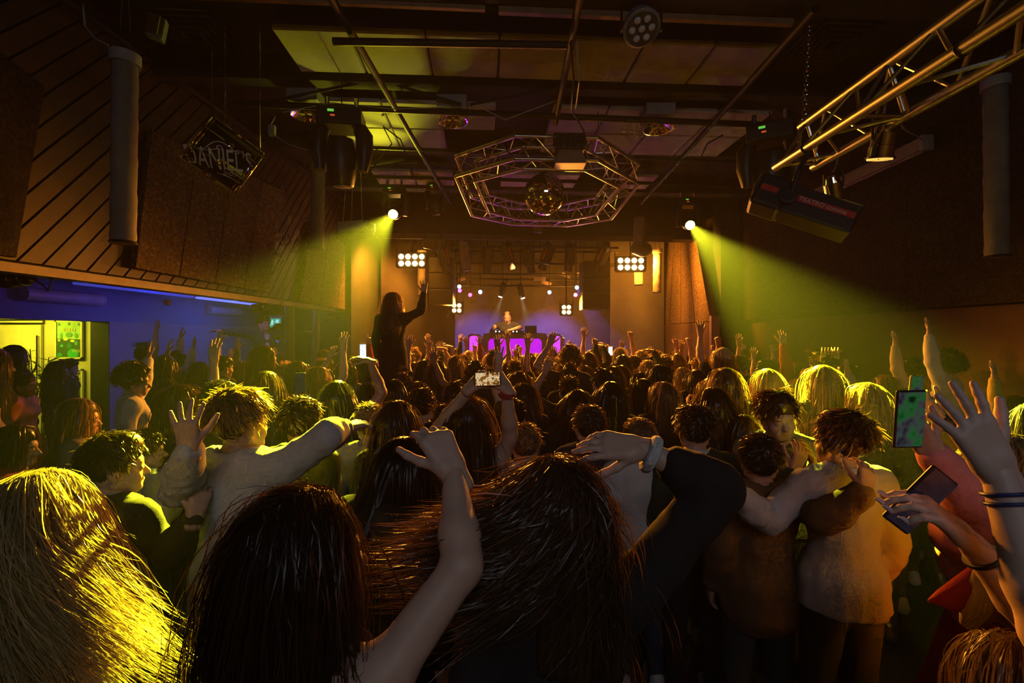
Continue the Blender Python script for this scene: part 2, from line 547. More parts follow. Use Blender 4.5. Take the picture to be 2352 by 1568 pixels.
cen = sum(oc, Vector()) / 8
for i in range(8):
    a, b = oc[i] - cen, oc[(i + 1) % 8] - cen
    # the ring is a square section; the corner offsets point inward and down
    ina, inb = -a.normalized() * 0.24, -b.normalized() * 0.24
    inn = (ina + inb) * 0.5
    dn = Vector((0, 0, -0.24))
    q = [(Vector(), Vector()), (ina, inb), (ina + dn, inb + dn), (dn, dn)]
    for oa, ob in q:
        MB().cone(a + oa, b + ob, 0.021, n=10).build('chord', ALU, oct_root, smooth=True)
    for f in range(4):
        (a0, b0), (a1, b1) = q[f], q[(f + 1) % 4]
        n = 2
        for j in range(n):
            s0, s1 = a + a0, b + b0
            t0, t1 = a + a1, b + b1
            MB().cone(s0.lerp(s1, j / n), t0.lerp(t1, (j + .5) / n), 0.008, n=6).build('brace', ALU, oct_root, smooth=True)
            MB().cone(t0.lerp(t1, (j + .5) / n), s0.lerp(s1, (j + 1) / n), 0.008, n=6).build('brace', ALU, oct_root, smooth=True)
for i in (0, 1, 4, 5):
    MB().cone(oc[i] - cen, oc[i] - cen + Vector((0, 0, .28)), 0.008, n=6).build('hanger', CHROME, oct_root)

# mirror ball
bc = P(1250, 447, 5.55)
R0 = 47 / F * 5.55
ball = thing('mirror_ball', 'round mirror ball hanging inside the octagonal truss', 'mirror ball', bc - Vector((0, 0, R0)))
core = MB().lathe((0, 0, 0), (0, 0, 1), [(R0 - R0 * math.cos(math.pi * i / 24), max(1e-3, .985 * R0 * math.sin(math.pi * i / 24))) for i in range(25)], 40)
core.build('core', BLACKPL, ball, smooth=True)
fm = MB()
for i in range(1, 35):
    th = math.pi * (i + .5) / 36
    nseg = max(6, int(72 * math.sin(th)))
    for k in range(nseg):
        ph = 2 * math.pi * k / nseg
        nrm = Vector((math.sin(th) * math.cos(ph), math.sin(th) * math.sin(ph), -math.cos(th)))
        e1 = Vector((-math.sin(ph), math.cos(ph), 0))
        e2 = nrm.cross(e1)
        jj = Vector((rnd.gauss(0, .02), rnd.gauss(0, .02), rnd.gauss(0, .02)))
        e1 = (e1 - nrm * e1.dot(jj)) * (math.pi * R0 * math.sin(th) / nseg * .92)
        e2 = (e2 - nrm * e2.dot(jj)) * (math.pi * R0 / 36 / 1 * .46 * 1.0)
        c = nrm * R0 + Vector((0, 0, R0))
        fm.add([c - e1 - e2, c + e1 - e2, c + e1 + e2, c - e1 + e2], [(0, 1, 2, 3)])
o = fm.build('mirror_facets', mat('mirror', (0.62, 0.60, 0.55), 0.05, metal=1.0, vary=0.02), ball)
tag(o, kind='stuff')
MB().cone((0, 0, 2 * R0), (0, 0, 2 * R0 + .10), 0.035, n=12).build('motor', BLACKPL, ball)
MB().cone((0, 0, 2 * R0 + .1), (0, 0, 4.2 - bc.z + R0), 0.006, n=6).build('hanger', CHROME, ball)

# triangular truss at right
tr = thing('triangular_truss', 'three-chord aluminium truss running toward the camera at upper right', 'truss', (1.8, 1.6, 2.87))
offs = [Vector((-.12, 0, 0)), Vector((.12, 0, 0)), Vector((.04, 0, .26))]
truss_run(tr, (0, -1.5, 0), (0, 1.3, 0), offs, 0.026, 0.010, 6)
for y in (1.24, .62, -.2):
    for i in range(3):
        MB().cone(Vector((0, y, 0)) + offs[i], Vector((0, y, 0)) + offs[(i + 1) % 3], 0.011, n=8).build('strut', ALU, tr, smooth=True)
for y in (1.0, .1):
    MB().ring(Vector((-.12, y, 0)), (0, 1, 0), 0.027, 0.006, 16, 6).build('tape', BLACKPL, tr)
def chain(a, b, label, link_len=0.05):
    a, b = Vector(a), Vector(b)
    root = thing('chain', label, 'chain', b)
    n = max(3, int((a - b).length / (link_len * .78)))
    for i in range(n):
        c = a.lerp(b, (i + .5) / n) - b
        t = (b - a).normalized()
        u = t.orthogonal().normalized()
        if i % 2:
            u = t.cross(u)
        pts = []
        for k in range(12):
            an = 2 * math.pi * k / 12
            pts.append(c + u * math.cos(an) * link_len * .26 + t * (math.sin(an) * link_len * .26 + math.copysign(link_len * .22, math.sin(an))))
        pts.append(pts[0])
        MB().tube(pts, 0.0035, 5).build('link', CHROME, root, smooth=True)
chain(P(1860, 50, 3.15), P(1848, 262, 2.95), 'long steel chain holding up the triangular truss')
chain(P(1848, 262, 2.95), P(1826, 350, 2.9), 'short left leg of the truss chain bridle')
chain(P(1848, 262, 2.95), P(1874, 330, 2.9), 'short right leg of the truss chain bridle')

# moving heads
def moving_head(top, aim, label, s=1.0, yaw=0.0, lit=None, lens_at=None):
    """hung upside down: base above, yoke arms, head between them"""
    if lens_at is not None:
        aimv = (Vector(aim) - Vector(lens_at)).normalized()
        piv = Vector(lens_at) - aimv * 0.20 * s
        top = piv + Vector((0, 0, .43 * s))
    top = Vector(top)
    piv = top - Vector((0, 0, .43 * s))
    aimv = (Vector(aim) - piv).normalized()
    root = thing('moving_head', label, 'stage light', top, group='moving-head stage lights')
    Y = Matrix.Rotation(yaw, 3, 'Z')
    base = MB().box((0, 0, -.075 * s), (.36 * s, .27 * s, .15 * s), Y).build('base', BLACKPL, root, bevel=0.02 * s)
    MB().box(Y @ Vector((-.06 * s, -.137 * s, -.05 * s)), (.05 * s, .004, .02 * s), Y).build('display', emit_mat('display_green', (0.25, 1.0, 0.1), 0.5), base)
    MB().box(Y @ Vector((-.045 * s, -.137 * s, -.09 * s)), (.035 * s, .004, .012 * s), Y).build('display', emit_mat('display_red', (1.0, 0.12, 0.02), 0.6), base)
    for sx in (-1, 1):
        MB().tube([Y @ Vector((sx * .15 * s, 0, -.13 * s)), Y @ Vector((sx * .185 * s, 0, -.2 * s)), Y @ Vector((sx * .19 * s, 0, -.34 * s)), Y @ Vector((sx * .175 * s, 0, -.5 * s))], [.06 * s, .075 * s, .07 * s, .04 * s], 10).build('yoke_arm', BLACKPL, root, smooth=True)
        MB().cone(Y @ Vector((sx * .12 * s, 0, .0)), Y @ Vector((sx * .12 * s, 0, .12 * s)), .02 * s, n=8).build('clamp', CHROME, root)
    MB().cone((0, 0, 0), (0, 0, 4.40 - top.z), .005, n=6).build('safety_wire', STEEL, root)
    h = Vector((0, 0, -.43 * s))
    MB().lathe(h - aimv * .20 * s, aimv, [(0, .05 * s), (.01 * s, .10 * s), (.14 * s, .125 * s), (.3 * s, .115 * s), (.385 * s, .095 * s), (.40 * s, .085 * s)], 20).build('head', BLACKPL, root, smooth=True)
    MB().lathe(h + aimv * .197 * s, aimv, [(0, .078 * s), (.006 * s, .078 * s), (.012 * s, .05 * s)], 20).build('lens', GLASSL if lit is None else emit_mat('lens_' + lit[0], lit[1], lit[2]), root, smooth=True)
    return root, top + h + aimv * .23 * s, aimv
moving_head(P(785, 258, 4.2), (-1.6, 4.6, 0), 'big black unlit moving head hanging beside the yellow-lit ceiling tiles', 1.08, 0.15)
moving_head(P(1768, 290, 4.0), (2.1, 4.6, 0), 'big black unlit moving head hanging left of the triangular truss', 1.02, -0.5)
tgl, tgr = Vector((-1.25, 1.45, 1.15)), P(1940, 890, 2.75)
for lens, tgt, lab, pw in ((P(903, 492, 6.6), tgl, 'lit yellow-green moving head above the left amber blinder', 760), (P(1585, 517, 6.8), tgr, 'lit yellow-green moving head throwing a hazy beam toward the right wall', 1000)):
    r_, pos, av = moving_head(None, tgt, lab, 0.85, 0, ('yellow_green', (0.80, 0.95, 0.06), 60), lens)
    lamp('SPOT', 'beam', pos, pos + av, pw * 48.0, YEL, spot_size=math.radians(15.5), spot_blend=0.5, shadow_soft_size=0.035)
# stray light out of the left head's tilted lens reaches the ceiling
lamp('SPOT', 'lens_spill', P(903, 492, 6.5) + Vector((0, -.1, .05)), (-1.6, 4.3, 4.2), 170, YEL, spot_size=math.radians(62), spot_blend=1.0, shadow_soft_size=0.06)

# unlit moving head housings of the far rig
moving_head(P(1000, 425, 7.2), (-.6, 7.5, 0), 'small dark moving head behind the octagonal truss at left', 0.75)
# black-and-orange strobe box on the near truss edge
st = thing('strobe_lamp', 'black-topped floodlight with orange-grey flank on the octagonal truss', 'stage light', P(1308, 380, 4.75))
MB().box((0, 0, .20), (.30, .22, .14)).build('housing', BLACKPL, st, bevel=.02)
MB().prism([(-.12, -.1, .13), (.12, -.1, .13), (.16, -.13, -.02), (-.16, -.13, -.02)], (0, .2, 0)).build('reflector_box', mat('orange_grey', (0.35, 0.24, 0.16), 0.5), st, bevel=.01)
for k in range(4):
    MB().box((-.1 + .066 * k, -.115, .2), (.02, .02, .13)).build('fin', STEEL, st)
MB().tube([(-.16, 0, .2), (-.16, 0, .33), (.16, 0, .33), (.16, 0, .2)], 0.012, 6).build('yoke', STEEL, st)

# par cans and profile spot on the right truss
def par_can(piv, aimv, label, s, hang, m=CHROME, glow=None):
    root = thing('par_can', label, 'stage light', piv, group='par cans')
    aimv = Vector(aimv).normalized()
    MB().lathe(-aimv * .13 * s, aimv, [(0, .03 * s), (.02 * s, .06 * s), (.08 * s, .072 * s), (.085 * s, .08 * s), (.17 * s, .08 * s), (.175 * s, .086 * s), (.25 * s, .086 * s), (.255 * s, .1 * s), (.27 * s, .1 * s)], 20).build('can', m, root, smooth=True)
    MB().lathe(aimv * .141 * s, aimv, [(0, .085 * s), (.003, .085 * s)], 20).build('lens', glow or GLASSL, root)
    sx = aimv.cross(Vector((0, 0, 1)))
    sx = sx.normalized() if sx.length > .2 else Vector((1, 0, 0))
    MB().tube([sx * .09 * s, sx * .09 * s + Vector((0, 0, .16 * s)), -sx * .09 * s + Vector((0, 0, .16 * s)), -sx * .09 * s], 0.009 * s, 6).build('yoke', STEEL, root)
    MB().cone((0, 0, .16 * s), Vector(hang) - Vector(piv), 0.012 * s, n=8).build('clamp', CHROME, root)
    for k in range(3):
        an = 2 * math.pi * k / 3
        u = aimv.orthogonal().normalized()
        q = aimv.cross(u)
        e = (u * math.cos(an) + q * math.sin(an)) * .08 * s + aimv * .145 * s
        MB().cone(e, -e * .2 + aimv * .17 * s, .004 * s, n=6).build('lens_rib', STEEL, root)
    return root
WARM = emit_mat('lamp_warm_face', (1.0, 0.62, 0.12), 1.1)
par_can(P(2029, 322, 2.35), (-.02, .25, -1), 'polished par can pointing straight down from the triangular truss', 0.66, P(2035, 235, 2.35), CHROME, WARM)
par_can(P(1914, 432, 2.65), (.25, .15, -.9), 'smaller tilted par can below the triangular truss end', 0.56, P(1925, 365, 2.65), CHROME, WARM)
pf = thing('profile_spot', 'black theatre profile spot with red lettered stripe at right', 'stage light', P(1850, 482, 2.55))
pR = frame(P(1955, 512, 2.45) - P(1745, 445, 2.65), (0, .25, 1))
MB().box(pR @ Vector((0, .06, 0)), (.15, .37, .17), pR).build('barrel', BLACKPL, pf, bevel=.012)
MB().box(pR @ Vector((0, -.2, .005)), (.17, .17, .19), pR).build('lamp_house', BLACKPL, pf, bevel=.02)
for k in range(4):
    MB().box(pR @ Vector((-.005, -.295 + .012 * k, .04 - .02 * k)), (.15, .006, .1), pR).build('cooling_fin', mat('brass_fin', (0.30, 0.20, 0.08), 0.4, metal=.7), pf)
tR = pR @ Matrix(((0, 0, -1), (1, 0, 0), (0, -1, 0))).transposed().inverted() if False else pR
side = pR @ Vector((-1, 0, 0))
if side.y > 0:
    side = -side
up_, yv = pR @ Vector((0, 0, 1)), pR @ Vector((0, 1, 0))
MB().box(side * .0765 + yv * .08 + up_ * .01, (.003, .29, .035), pR).build('stripe', REDL, pf)
MB().box(side * .0865 + yv * -.215 + up_ * .01, (.003, .09, .035), pR).build('stripe', REDL, pf)
MB().lathe(side * .086 + yv * -.11, side, [(0, .05), (.012, .05), (.013, .03), (.02, .03)], 20).build('tilt_knob', BLACKPL, pf, smooth=True)
tmv = text_mesh('TEATRO comma', 0.034, 0.0006)
M4 = Matrix((yv, up_, side)).transposed().to_4x4()
M4.translation = side * .0785 + yv * .065 + up_ * .01
lo = place('lettering', tmv, PRINT, pf)
lo.matrix_local = M4
MB().tube([side * .09 + yv * -.1, side * .1 + yv * -.06 + Vector((0, 0, .14)), Vector((0, 0, .2)) + yv * -.04, -side * .1 + yv * -.06 + Vector((0, 0, .14)), -side * .09 + yv * -.1], 0.012, 6).build('yoke', STEEL, pf)
MB().cone(Vector((0, 0, .19)) + yv * -.04, Vector((1.70, 2.60, 2.865)) - pf.location, .016, n=8).build('clamp', BLACKPL, pf)
tag(MB().box(P(1808, 492, 2.6), (.05, .02, .04), rotm(0, .5, 0)).build('paper_tag', mat('pink_paper', (.55, .2, .25), .7)), 'small pink paper tag hanging below the profile spot', 'tag')

# LED par above the tiles
lp = thing('led_par', 'round grey LED par with seven lenses near the front beam', 'stage light', P(1473, 62, 3.22))
la = Vector((0, -.55, -.85)).normalized()
MB().lathe(-la * .12, la, [(0, .06), (.02, .10), (.10, .125), (.14, .13), (.15, .118)], 28).build('housing', mat('grey_plastic', (.22, .22, .23), .5), lp, smooth=True)
lu = la.orthogonal().normalized(); lq = la.cross(lu)
MB().lathe(la * .026, la, [(0, .112), (.004, .112)], 28).build('front_plate', BLACKPL, lp)
for k in range(7):
    c = Vector() if k == 0 else (lu * math.cos(k * math.pi / 3) + lq * math.sin(k * math.pi / 3)) * .068
    MB().lathe(c + la * .03, la, [(0, .024), (.006, .022), (.012, .012)], 14).build('lens', mat('led_lens', (.8, .8, .82), .08), lp, smooth=True)
for sx in (-1, 1):
    MB().box((sx * .14, 0, .05), (.012, .03, .16)).build('bracket', STEEL, lp)

# fabric-covered hanging tubes
def fabric_tube(pt, pb, r, label, top_ring=True):
    pt, pb = Vector(pt), Vector(pb)
    root = thing('fabric_tube', label, 'tube', pb, group='fabric-covered hanging tubes')
    L = (pt - pb).length
    prof = [(L * i / 24, r * (1 + .05 * math.sin(i * 1.9) * math.sin(i * .7) - .06 * (i in (0, 24)))) for i in range(25)]
    MB().lathe((0, 0, 0), pt - pb, prof, 20).build('sleeve', GREYFAB, root, smooth=True)
    MB().ring((0, 0, .01), pt - pb, r * .96, .012, 24, 6).build('bottom_hoop', BLACKPL, root, smooth=True)
    if top_ring:
        MB().lathe(pt - pb, pt - pb, [(-.03, r * 1.05), (-.03, r * 1.22), (.05, r * 1.22), (.055, r * .9)], 24).build('top_collar', mat('collar_grey', (.42, .42, .42), .6), root, smooth=True)
    for a in (-.6, .6):
        MB().cone(pt - pb + Vector((a * r, 0, .05)), pt - pb + Vector((a * r * .3, 0, max(.1, 4.44 - pt.z))), .003, n=5).build('hanging_wire', CHROME, root)
fabric_tube(P(288, 140, 3.35), P(283, 560, 3.35), .078, 'big grey fabric tube hanging nearest at left in front of the planks')
fabric_tube(P(731, 385, 6.0), P(728, 572, 6.0), .085, 'fabric tube hanging beside the square light box at left')
fabric_tube(P(2286, 195, 3.7), P(2290, 592, 3.7), .075, 'grey fabric tube hanging against the right wall')
fabric_tube(P(1510, 578, 9.0), P(1509, 672, 9.0), .08, 'narrow amber-lit fabric tube left of the splayed panel')
fabric_tube(P(970, 582, 9.2), P(968, 680, 9.2), .085, 'brightly amber-lit fabric tube under the left blinder')
fabric_tube(P(1064, 556, 8.8), P(1072, 622, 8.8), .08, 'dark fabric tube hanging under the proscenium at left', False)
fabric_tube(P(1468, 500, 8.3), P(1466, 562, 8.3), .1, 'wide fabric tube hanging above the right blinder', False)
fabric_tube(P(1466, 615, 9.3), P(1467, 655, 9.3), .085, 'short dark fabric tube hanging under the right blinder', False)
fabric_tube(P(1237, 500, 8.2), P(1235, 534, 8.2), .075, 'short fabric tube on the proscenium below the mirror ball', False)

# drum shell sign
dc = P(513, 358, 3.5)
dax = P(562, 392, 3.5) - P(462, 322, 3.5)
ray_ = (dc - Vector((0, 0, CAMZ))).normalized()
dax = (dax - ray_ * dax.dot(ray_)).normalized()
dr = thing('drum_sign', "hanging black glossy drum shell with cream lettering and chrome hoops", 'sign', dc)
RD = .195
MB().lathe(-dax * .19, dax, [(0, RD - .004), (.002, RD), (.378, RD), (.38, RD - .004)], 40).build('shell', mat('black_gloss', (.008, .008, .01), .12, vary=.05), dr, smooth=True)
for s in (-1, 1):
    MB().ring(dax * .19 * s, dax, RD + .008, .012, 40, 8).build('hoop', CHROME, dr, smooth=True)
    MB().ring(dax * .165 * s, dax, RD + .004, .005, 40, 6).build('hoop', CHROME, dr, smooth=True)
nd = (Vector((0, 0, CAMZ)) - dc)
nd = (nd - dax * nd.dot(dax)).normalized()
td = dax.cross(nd)
if td.z > 0:
    td = -td
for k in range(8):
    an = k * math.pi / 4 + .3
    e = (nd * math.cos(an) + td * math.sin(an)) * (RD + .012)
    for s in (-1, 1):
        MB().cone(e + dax * .05 * s, e + dax * .185 * s, .0045, n=6).build('tension_rod', CHROME, dr)
    MB().lathe(e - (nd * math.cos(an) + td * math.sin(an)) * .012, (nd * math.cos(an) + td * math.sin(an)), [(0, .022), (.012, .02), (.018, .008)], 12).build('lug', CHROME, dr, smooth=True)
wrap_a = math.atan2((pix(dc + dax * .1)[1] - pix(dc)[1]), (pix(dc + dax * .1)[0] - pix(dc)[0]))
def finer(me, lim=.018):
    import bmesh
    bm = bmesh.new()
    bm.from_mesh(me)
    bmesh.ops.triangulate(bm, faces=bm.faces)
    for _ in range(5):
        ed = [e for e in bm.edges if e.calc_length() > lim]
        if not ed:
            break
        bmesh.ops.subdivide_edges(bm, edges=ed, cuts=1)
        bmesh.ops.triangulate(bm, faces=bm.faces)
    bm.to_mesh(me)
    bm.free()
    return me
def wrap(me, ox, oy, rot, r=RD + .004):
    """lay a flat drawing (x right, y up as the viewer sees it) on the drum"""
    for v in me.vertices:
        x, y = v.co.x + ox, v.co.y + oy
        c, s = math.cos(rot), math.sin(rot)
        pa, pq = x * c - y * s, x * s + y * c
        rr = r + v.co.z
        v.co = dax * pa + nd * (rr * math.cos(pq / r)) - td * (rr * math.sin(pq / r))
    return me
def wrap_text(body, size, ox, oy, name='lettering'):
    place(name, wrap(text_mesh(body, size), ox, oy, wrap_a), PRINT, dr)
tmesh = text_mesh("DANIEL'S", .125)
for v in tmesh.vertices:
    v.co.x *= .86
    v.co.y *= 1.75
place('lettering', wrap(finer(tmesh), -.03, -.035, wrap_a), PRINT, dr)
def swirl(pts, wd, name='flourish'):
    v, f = [], []
    for i, p in enumerate(pts):
        q0, q1 = pts[max(i - 1, 0)], pts[min(i + 1, len(pts) - 1)]
        tx, ty = q1[0] - q0[0], q1[1] - q0[1]
        l = math.hypot(tx, ty) or 1
        ww = wd * (.35 + .65 * math.sin(math.pi * (i + .5) / len(pts)))
        v += [(p[0] - ty / l * ww, p[1] + tx / l * ww, 0), (p[0] + ty / l * ww, p[1] - tx / l * ww, 0)]
        if i:
            f.append((2 * i - 2, 2 * i - 1, 2 * i + 1, 2 * i))
    place(name, wrap(finer(mesh_from(name, v, f)), 0, 0, wrap_a), PRINT, dr)
swirl([(-.17 + .012 * i, .035 + .05 * math.sin(max(0, (i - 5)) / 14 * 3.1) + .001 * i) for i in range(22)] + [(.09 + .012 * math.cos(a), .04 + .014 * math.sin(a)) for a in np.linspace(1.2, -3.6, 12)], .004)
swirl([(-.16 + .012 * i, .028 + .03 * (i / 14) ** 2) for i in range(12)] + [(-.02 + .018 * math.cos(a), .055 + .014 * math.sin(a)) for a in np.linspace(3, -4, 14)], .003)
swirl([(-.06 + .012 * i, -.135 - .00035 * i * i) for i in range(16)], .0035)
for k in range(3):
    swirl([(.0 + .035 * k + .014 * math.cos(a) + .002 * a, -.125 + .012 * math.sin(a)) for a in np.linspace(4.5, -2.5, 16)], .0025)
swirl([(.10 + .02 * math.sin(i * .5), -.125 - .01 * i) for i in range(8)], .003)
for p, q in ((dax * -.19 - td * .17, P(487, 232, 3.55)), (dax * -.1 - td * .19, P(517, 238, 3.5)), (dax * .19 - td * .17, P(597, 240, 3.45))):
    MB().tube([p, q - dc, Vector(((q - dc).x, (q - dc).y, 4.43 - dc.z))], .003, 5).build('hanging_wire', CHROME, dr)

# square green-lit projector hung at left
pj = thing('projector', 'boxy projector lit bright green hanging below the left moving head', 'projector', P(818, 545, 5.75))
pjR = rotm(0, 0, -.25)
PJM = mat('projector_grey', (.55, .56, .52), .45)
MB().box((0, 0, .115), (.36, .26, .13), pjR).build('case', PJM, pj, bevel=.012)
MB().box(pjR @ Vector((.2, -.02, .12)), (.05, .2, .11), pjR).build('front_bezel', PJM, pj, bevel=.01)
MB().lathe(pjR @ Vector((.215, -.07, .12)), pjR @ Vector((1, 0, 0)), [(0, .045), (.03, .045), (.031, .03)], 16).build('lens_barrel', BLACKPL, pj, smooth=True)
MB().box((0, 0, .03), (.42, .3, .03), pjR).build('cradle', STEEL, pj, bevel=.004)
for x, y in ((-.12, .08), (-.12, -.1), (.1, -.02)):
    MB().cone(pjR @ Vector((x, y, .17)), pjR @ Vector((x * .5, y * .4, 4.42 - pj.location.z)), .005, n=6).build('strap', CABLEW, pj)

# small ceiling fittings
for px, py, d, lab in ((703, 250, 4.55, 'dark chrome round downlight above the big left moving head'), (1040, 264, 4.65, 'chrome round downlight left of the octagonal truss'), (1511, 282, 4.75, 'chrome round downlight right of the octagonal truss')):
    c = P(px, py, d)
    t = thing('downlight', lab, 'ceiling light', c, group='round ceiling downlights')
    MB().lathe((0, 0, .0), (0, 0, -1), [(0, .10), (.05, .15), (.07, .155), (.072, .14), (.03, .10), (.0, .04)], 28).build('reflector', CHROME, t, smooth=True)
    for s in (-1, 1):
        MB().cone((s * .035, 0, -.01), (s * .035, 0, -.055), .022, n=10).build('bulb', mat('bulb_glass', (.6, .6, .55), .15), t, smooth=True)
    MB().box((0, .02, .1), (.30, .26, .12)).build('housing', mat('housing_grey', (.35, .35, .34), .6), t, bevel=.01)
for px, py, d, lab in ((450, 78, 3.95, 'square louvred ceiling vent at upper left'), (1912, 115, 4.05, 'square louvred ceiling vent behind the chain at right')):
    c = P(px, py, d)
    c.z = 4.43
    t = thing('ceiling_vent', lab, 'vent', c, (0, 0, RA), 'square ceiling vents')
    for k in range(5):
        s = .6 - .11 * k
        m = MB()
        for dx, dy, sx, sy in ((0, s / 2, s, .02), (0, -s / 2, s, .02), (s / 2, 0, .02, s), (-s / 2, 0, .02, s)):
            m.box((dx, dy, -.01 * k), (sx, sy, .03))
        m.build('louvre', mat('vent_dark', (.09, .09, .09), .35), t)
sb = thing('wall_speaker', 'small pale box speaker fixed high at upper left', 'speaker', P(360, 65, 3.7))
MB().box((0, 0, 0), (.12, .12, .17), rotm(.2, .2, .5)).build('cabinet', mat('box_grey', (.30, .30, .29), .6), sb, bevel=.01)
MB().box((.04, -.03, -.01), (.015, .11, .15), rotm(.2, .2, .5)).build('grille', mat('box_grille', (.2, .2, .2), .7), sb)
MB().cone((0, 0, .08), (0, .1, .3), .012, n=6).build('bracket', STEEL, sb)
jb = tag(MB().box(P(625, 300, 4.4), (.06, .05, .10)).build('junction_box', mat('box_grey', (.30, .30, .29), .6), bevel=.005), 'small grey junction box hanging near the drum sign', 'box')
tag(MB().tube([P(600, 240, 4.4), P(632, 268, 4.4), P(615, 300, 4.4), P(660, 330, 4.4), P(705, 345, 4.4)], .004, 5).build('cable', CABLEW, smooth=True), 'thin grey cable looping from the junction box near the drum', 'cable')
tag(MB().tube([P(190, 10, 3.3), P(195, 60, 3.3), P(220, 90, 3.3), P(248, 104, 3.3)], .006, 6).build('cable', CABLEW, smooth=True), 'grey cable curling to the big left fabric tube', 'cable')
tag(MB().tube([P(650, 258, 4.15), P(760, 236, 4.15), P(900, 250, 4.15), P(1100, 245, 4.15), P(1160, 275, 4.15), P(1280, 230, 4.15)], .005, 5).build('cable', CABLEW, smooth=True), 'thin pale cable drooping along the long cross pipe', 'cable')
tag(MB().tube([P(1310, 95, 3.3), P(1318, 180, 3.5), P(1312, 250, 3.9), P(1340, 300, 4.4), P(1350, 340, 4.7)], .008, 6).build('cable', CABLE, smooth=True), 'black cable dropping from the middle pipe to the floodlight', 'cable')
tag(MB().tube([P(1325, 95, 3.3), P(1330, 190, 3.5), P(1322, 250, 3.9)], .006, 6).build('cable', CABLEW, smooth=True), 'grey cable hanging off the middle ceiling pipe', 'cable')
tag(MB().tube([P(835, 412, 5.5), P(900, 330, 5.3), P(880, 290, 5.1), P(920, 320, 5.1), P(935, 360, 5.3)], .008, 6).build('cable', CABLE, smooth=True), 'black cable looped around the left ceiling pipe', 'cable')
tag(MB().tube([P(1655, 420, 6.0), P(1610, 360, 5.6), P(1625, 330, 5.3), P(1660, 310, 5.1)], .01, 6).build('cable', CABLE, smooth=True), 'black cable bundle tied along the right ceiling pipe', 'cable')
# roller-screen case on the right wall
sc = thing('projection_screen', 'long pale roller-screen case mounted along the right wall', 'projection screen', P(1870, 452, 6.2))
A, B = P(1878, 446, 6.1), P(2128, 328, 4.55)
q = frame(B - A)
MB().box((A + B) / 2 - sc.location, (.10, (B - A).length, .13), q).build('case', mat('case_cream', (.42, .30, .20), .5), sc, bevel=.008)
MB().box((A + B) / 2 - sc.location + Vector((-.03, 0, -.085)), (.03, (B - A).length * .98, .02), q).build('bottom_bar', mat('case_cream', (.42, .30, .20), .5), sc)
MB().box(B - sc.location, (.115, .04, .15), q).build('end_cap', mat('cap_grey', (.5, .45, .4), .5), sc)
tag(MB().tube([P(2060, 270, 3.3), P(2080, 300, 3.6), P(2105, 312, 4.0), P(2120, 322, 4.5)], .006, 6).build('cable', CABLEW, smooth=True), 'grey cable running from the right truss to the roller screen', 'cable')
# ------------------------------------------------------------------ under the balcony
BLU = (0.10, 0.16, 1.0)
def batten(y0, y1, x, z, label, power, col=BLU):
    t = thing('blue_batten', label, 'ceiling light', (x, (y0 + y1) / 2, z), group='blue light battens under the balcony')
    MB().box((0, 0, .05), (.16, y1 - y0, .06)).build('housing', mat('batten_white', (.5, .5, .55), .5), t, bevel=.01)
    MB().box((0, 0, .005), (.10, (y1 - y0) * .97, .03)).build('diffuser', emit_mat('uv_tube_%d' % int(power), (0.10, 0.12, 1.0), power), t, bevel=.01)
batten(5.5, 7.55, -5.3, 2.43, 'long pale batten on the soffit left of the red call point', .35)
batten(7.65, 9.5, -5.3, 2.43, 'glowing violet-blue batten on the soffit above the blue wall', 2.0)
batten(9.65, 10.5, -4.6, 2.43, 'short bright blue batten behind the slanted post', 3.0)
lamp('AREA', 'blue_tube_light', (-5.15, 8.6, 2.42), (-5.9, 8.3, 1.7), 9, (0.06, 0.13, 1.0), shape='RECTANGLE', size=.2, size_y=2.0)
lamp('AREA', 'blue_tube_light', (-5.0, 6.6, 2.42), (-5.9, 6.8, 2.1), 4, (0.04, 0.12, 1.0), shape='RECTANGLE', size=.2, size_y=2.0)
lamp('POINT', 'violet_light', (-4.15, 7.0, 2.4), None, 9.0, (0.40, 0.16, 1.0), shadow_soft_size=.08)
lamp('POINT', 'violet_light', (-4.3, 4.6, 2.25), None, 2.0, (0.55, 0.20, 0.8), shadow_soft_size=.08)
for y0, y1, lab in ((5.45, 6.45, 'rounded heater case high on the blue wall above the lobby opening'), (8.77, 9.75, 'smaller rounded heater case high on the blue wall near the suited man')):
    t = thing('wall_heater', lab, 'heater', (-5.85, (y0 + y1) / 2, 2.22), group='rounded wall cases')
    MB().tube([(.0, -(y1 - y0) / 2, .08), (.0, (y1 - y0) / 2, .08)], .085, 20).build('case', mat('case_lilac', (.55, .55, .6), .4), t, smooth=True)
    for s in (-1, 1):
        MB().lathe((0, s * (y1 - y0) / 2, .08), (0, s, 0), [(0, .088), (.02, .088), (.025, .06)], 20).build('end_cap', mat('case_lilac', (.55, .55, .6), .4), t, smooth=True)
cp = tag(MB().lathe((-5.88, 7.75, 2.36), (1, 0, 0), [(0, .05), (.05, .045), (.06, .03)], 16).build('alarm_beacon', REDL, smooth=True), 'small red alarm beacon on the blue wall', 'alarm')
# lobby light
lamp('AREA', 'lobby_light', (-7.2, 6.2, 2.14), (-7.25, 6.8, 1.3), 42, (0.92, 0.80, 0.03), shape='RECTANGLE', size=.9, size_y=.3)
lamp('POINT', 'lobby_lamp', (-6.55, 6.3, 2.05), None, 1.2, (0.35, 1.0, 0.12), shadow_soft_size=.05)
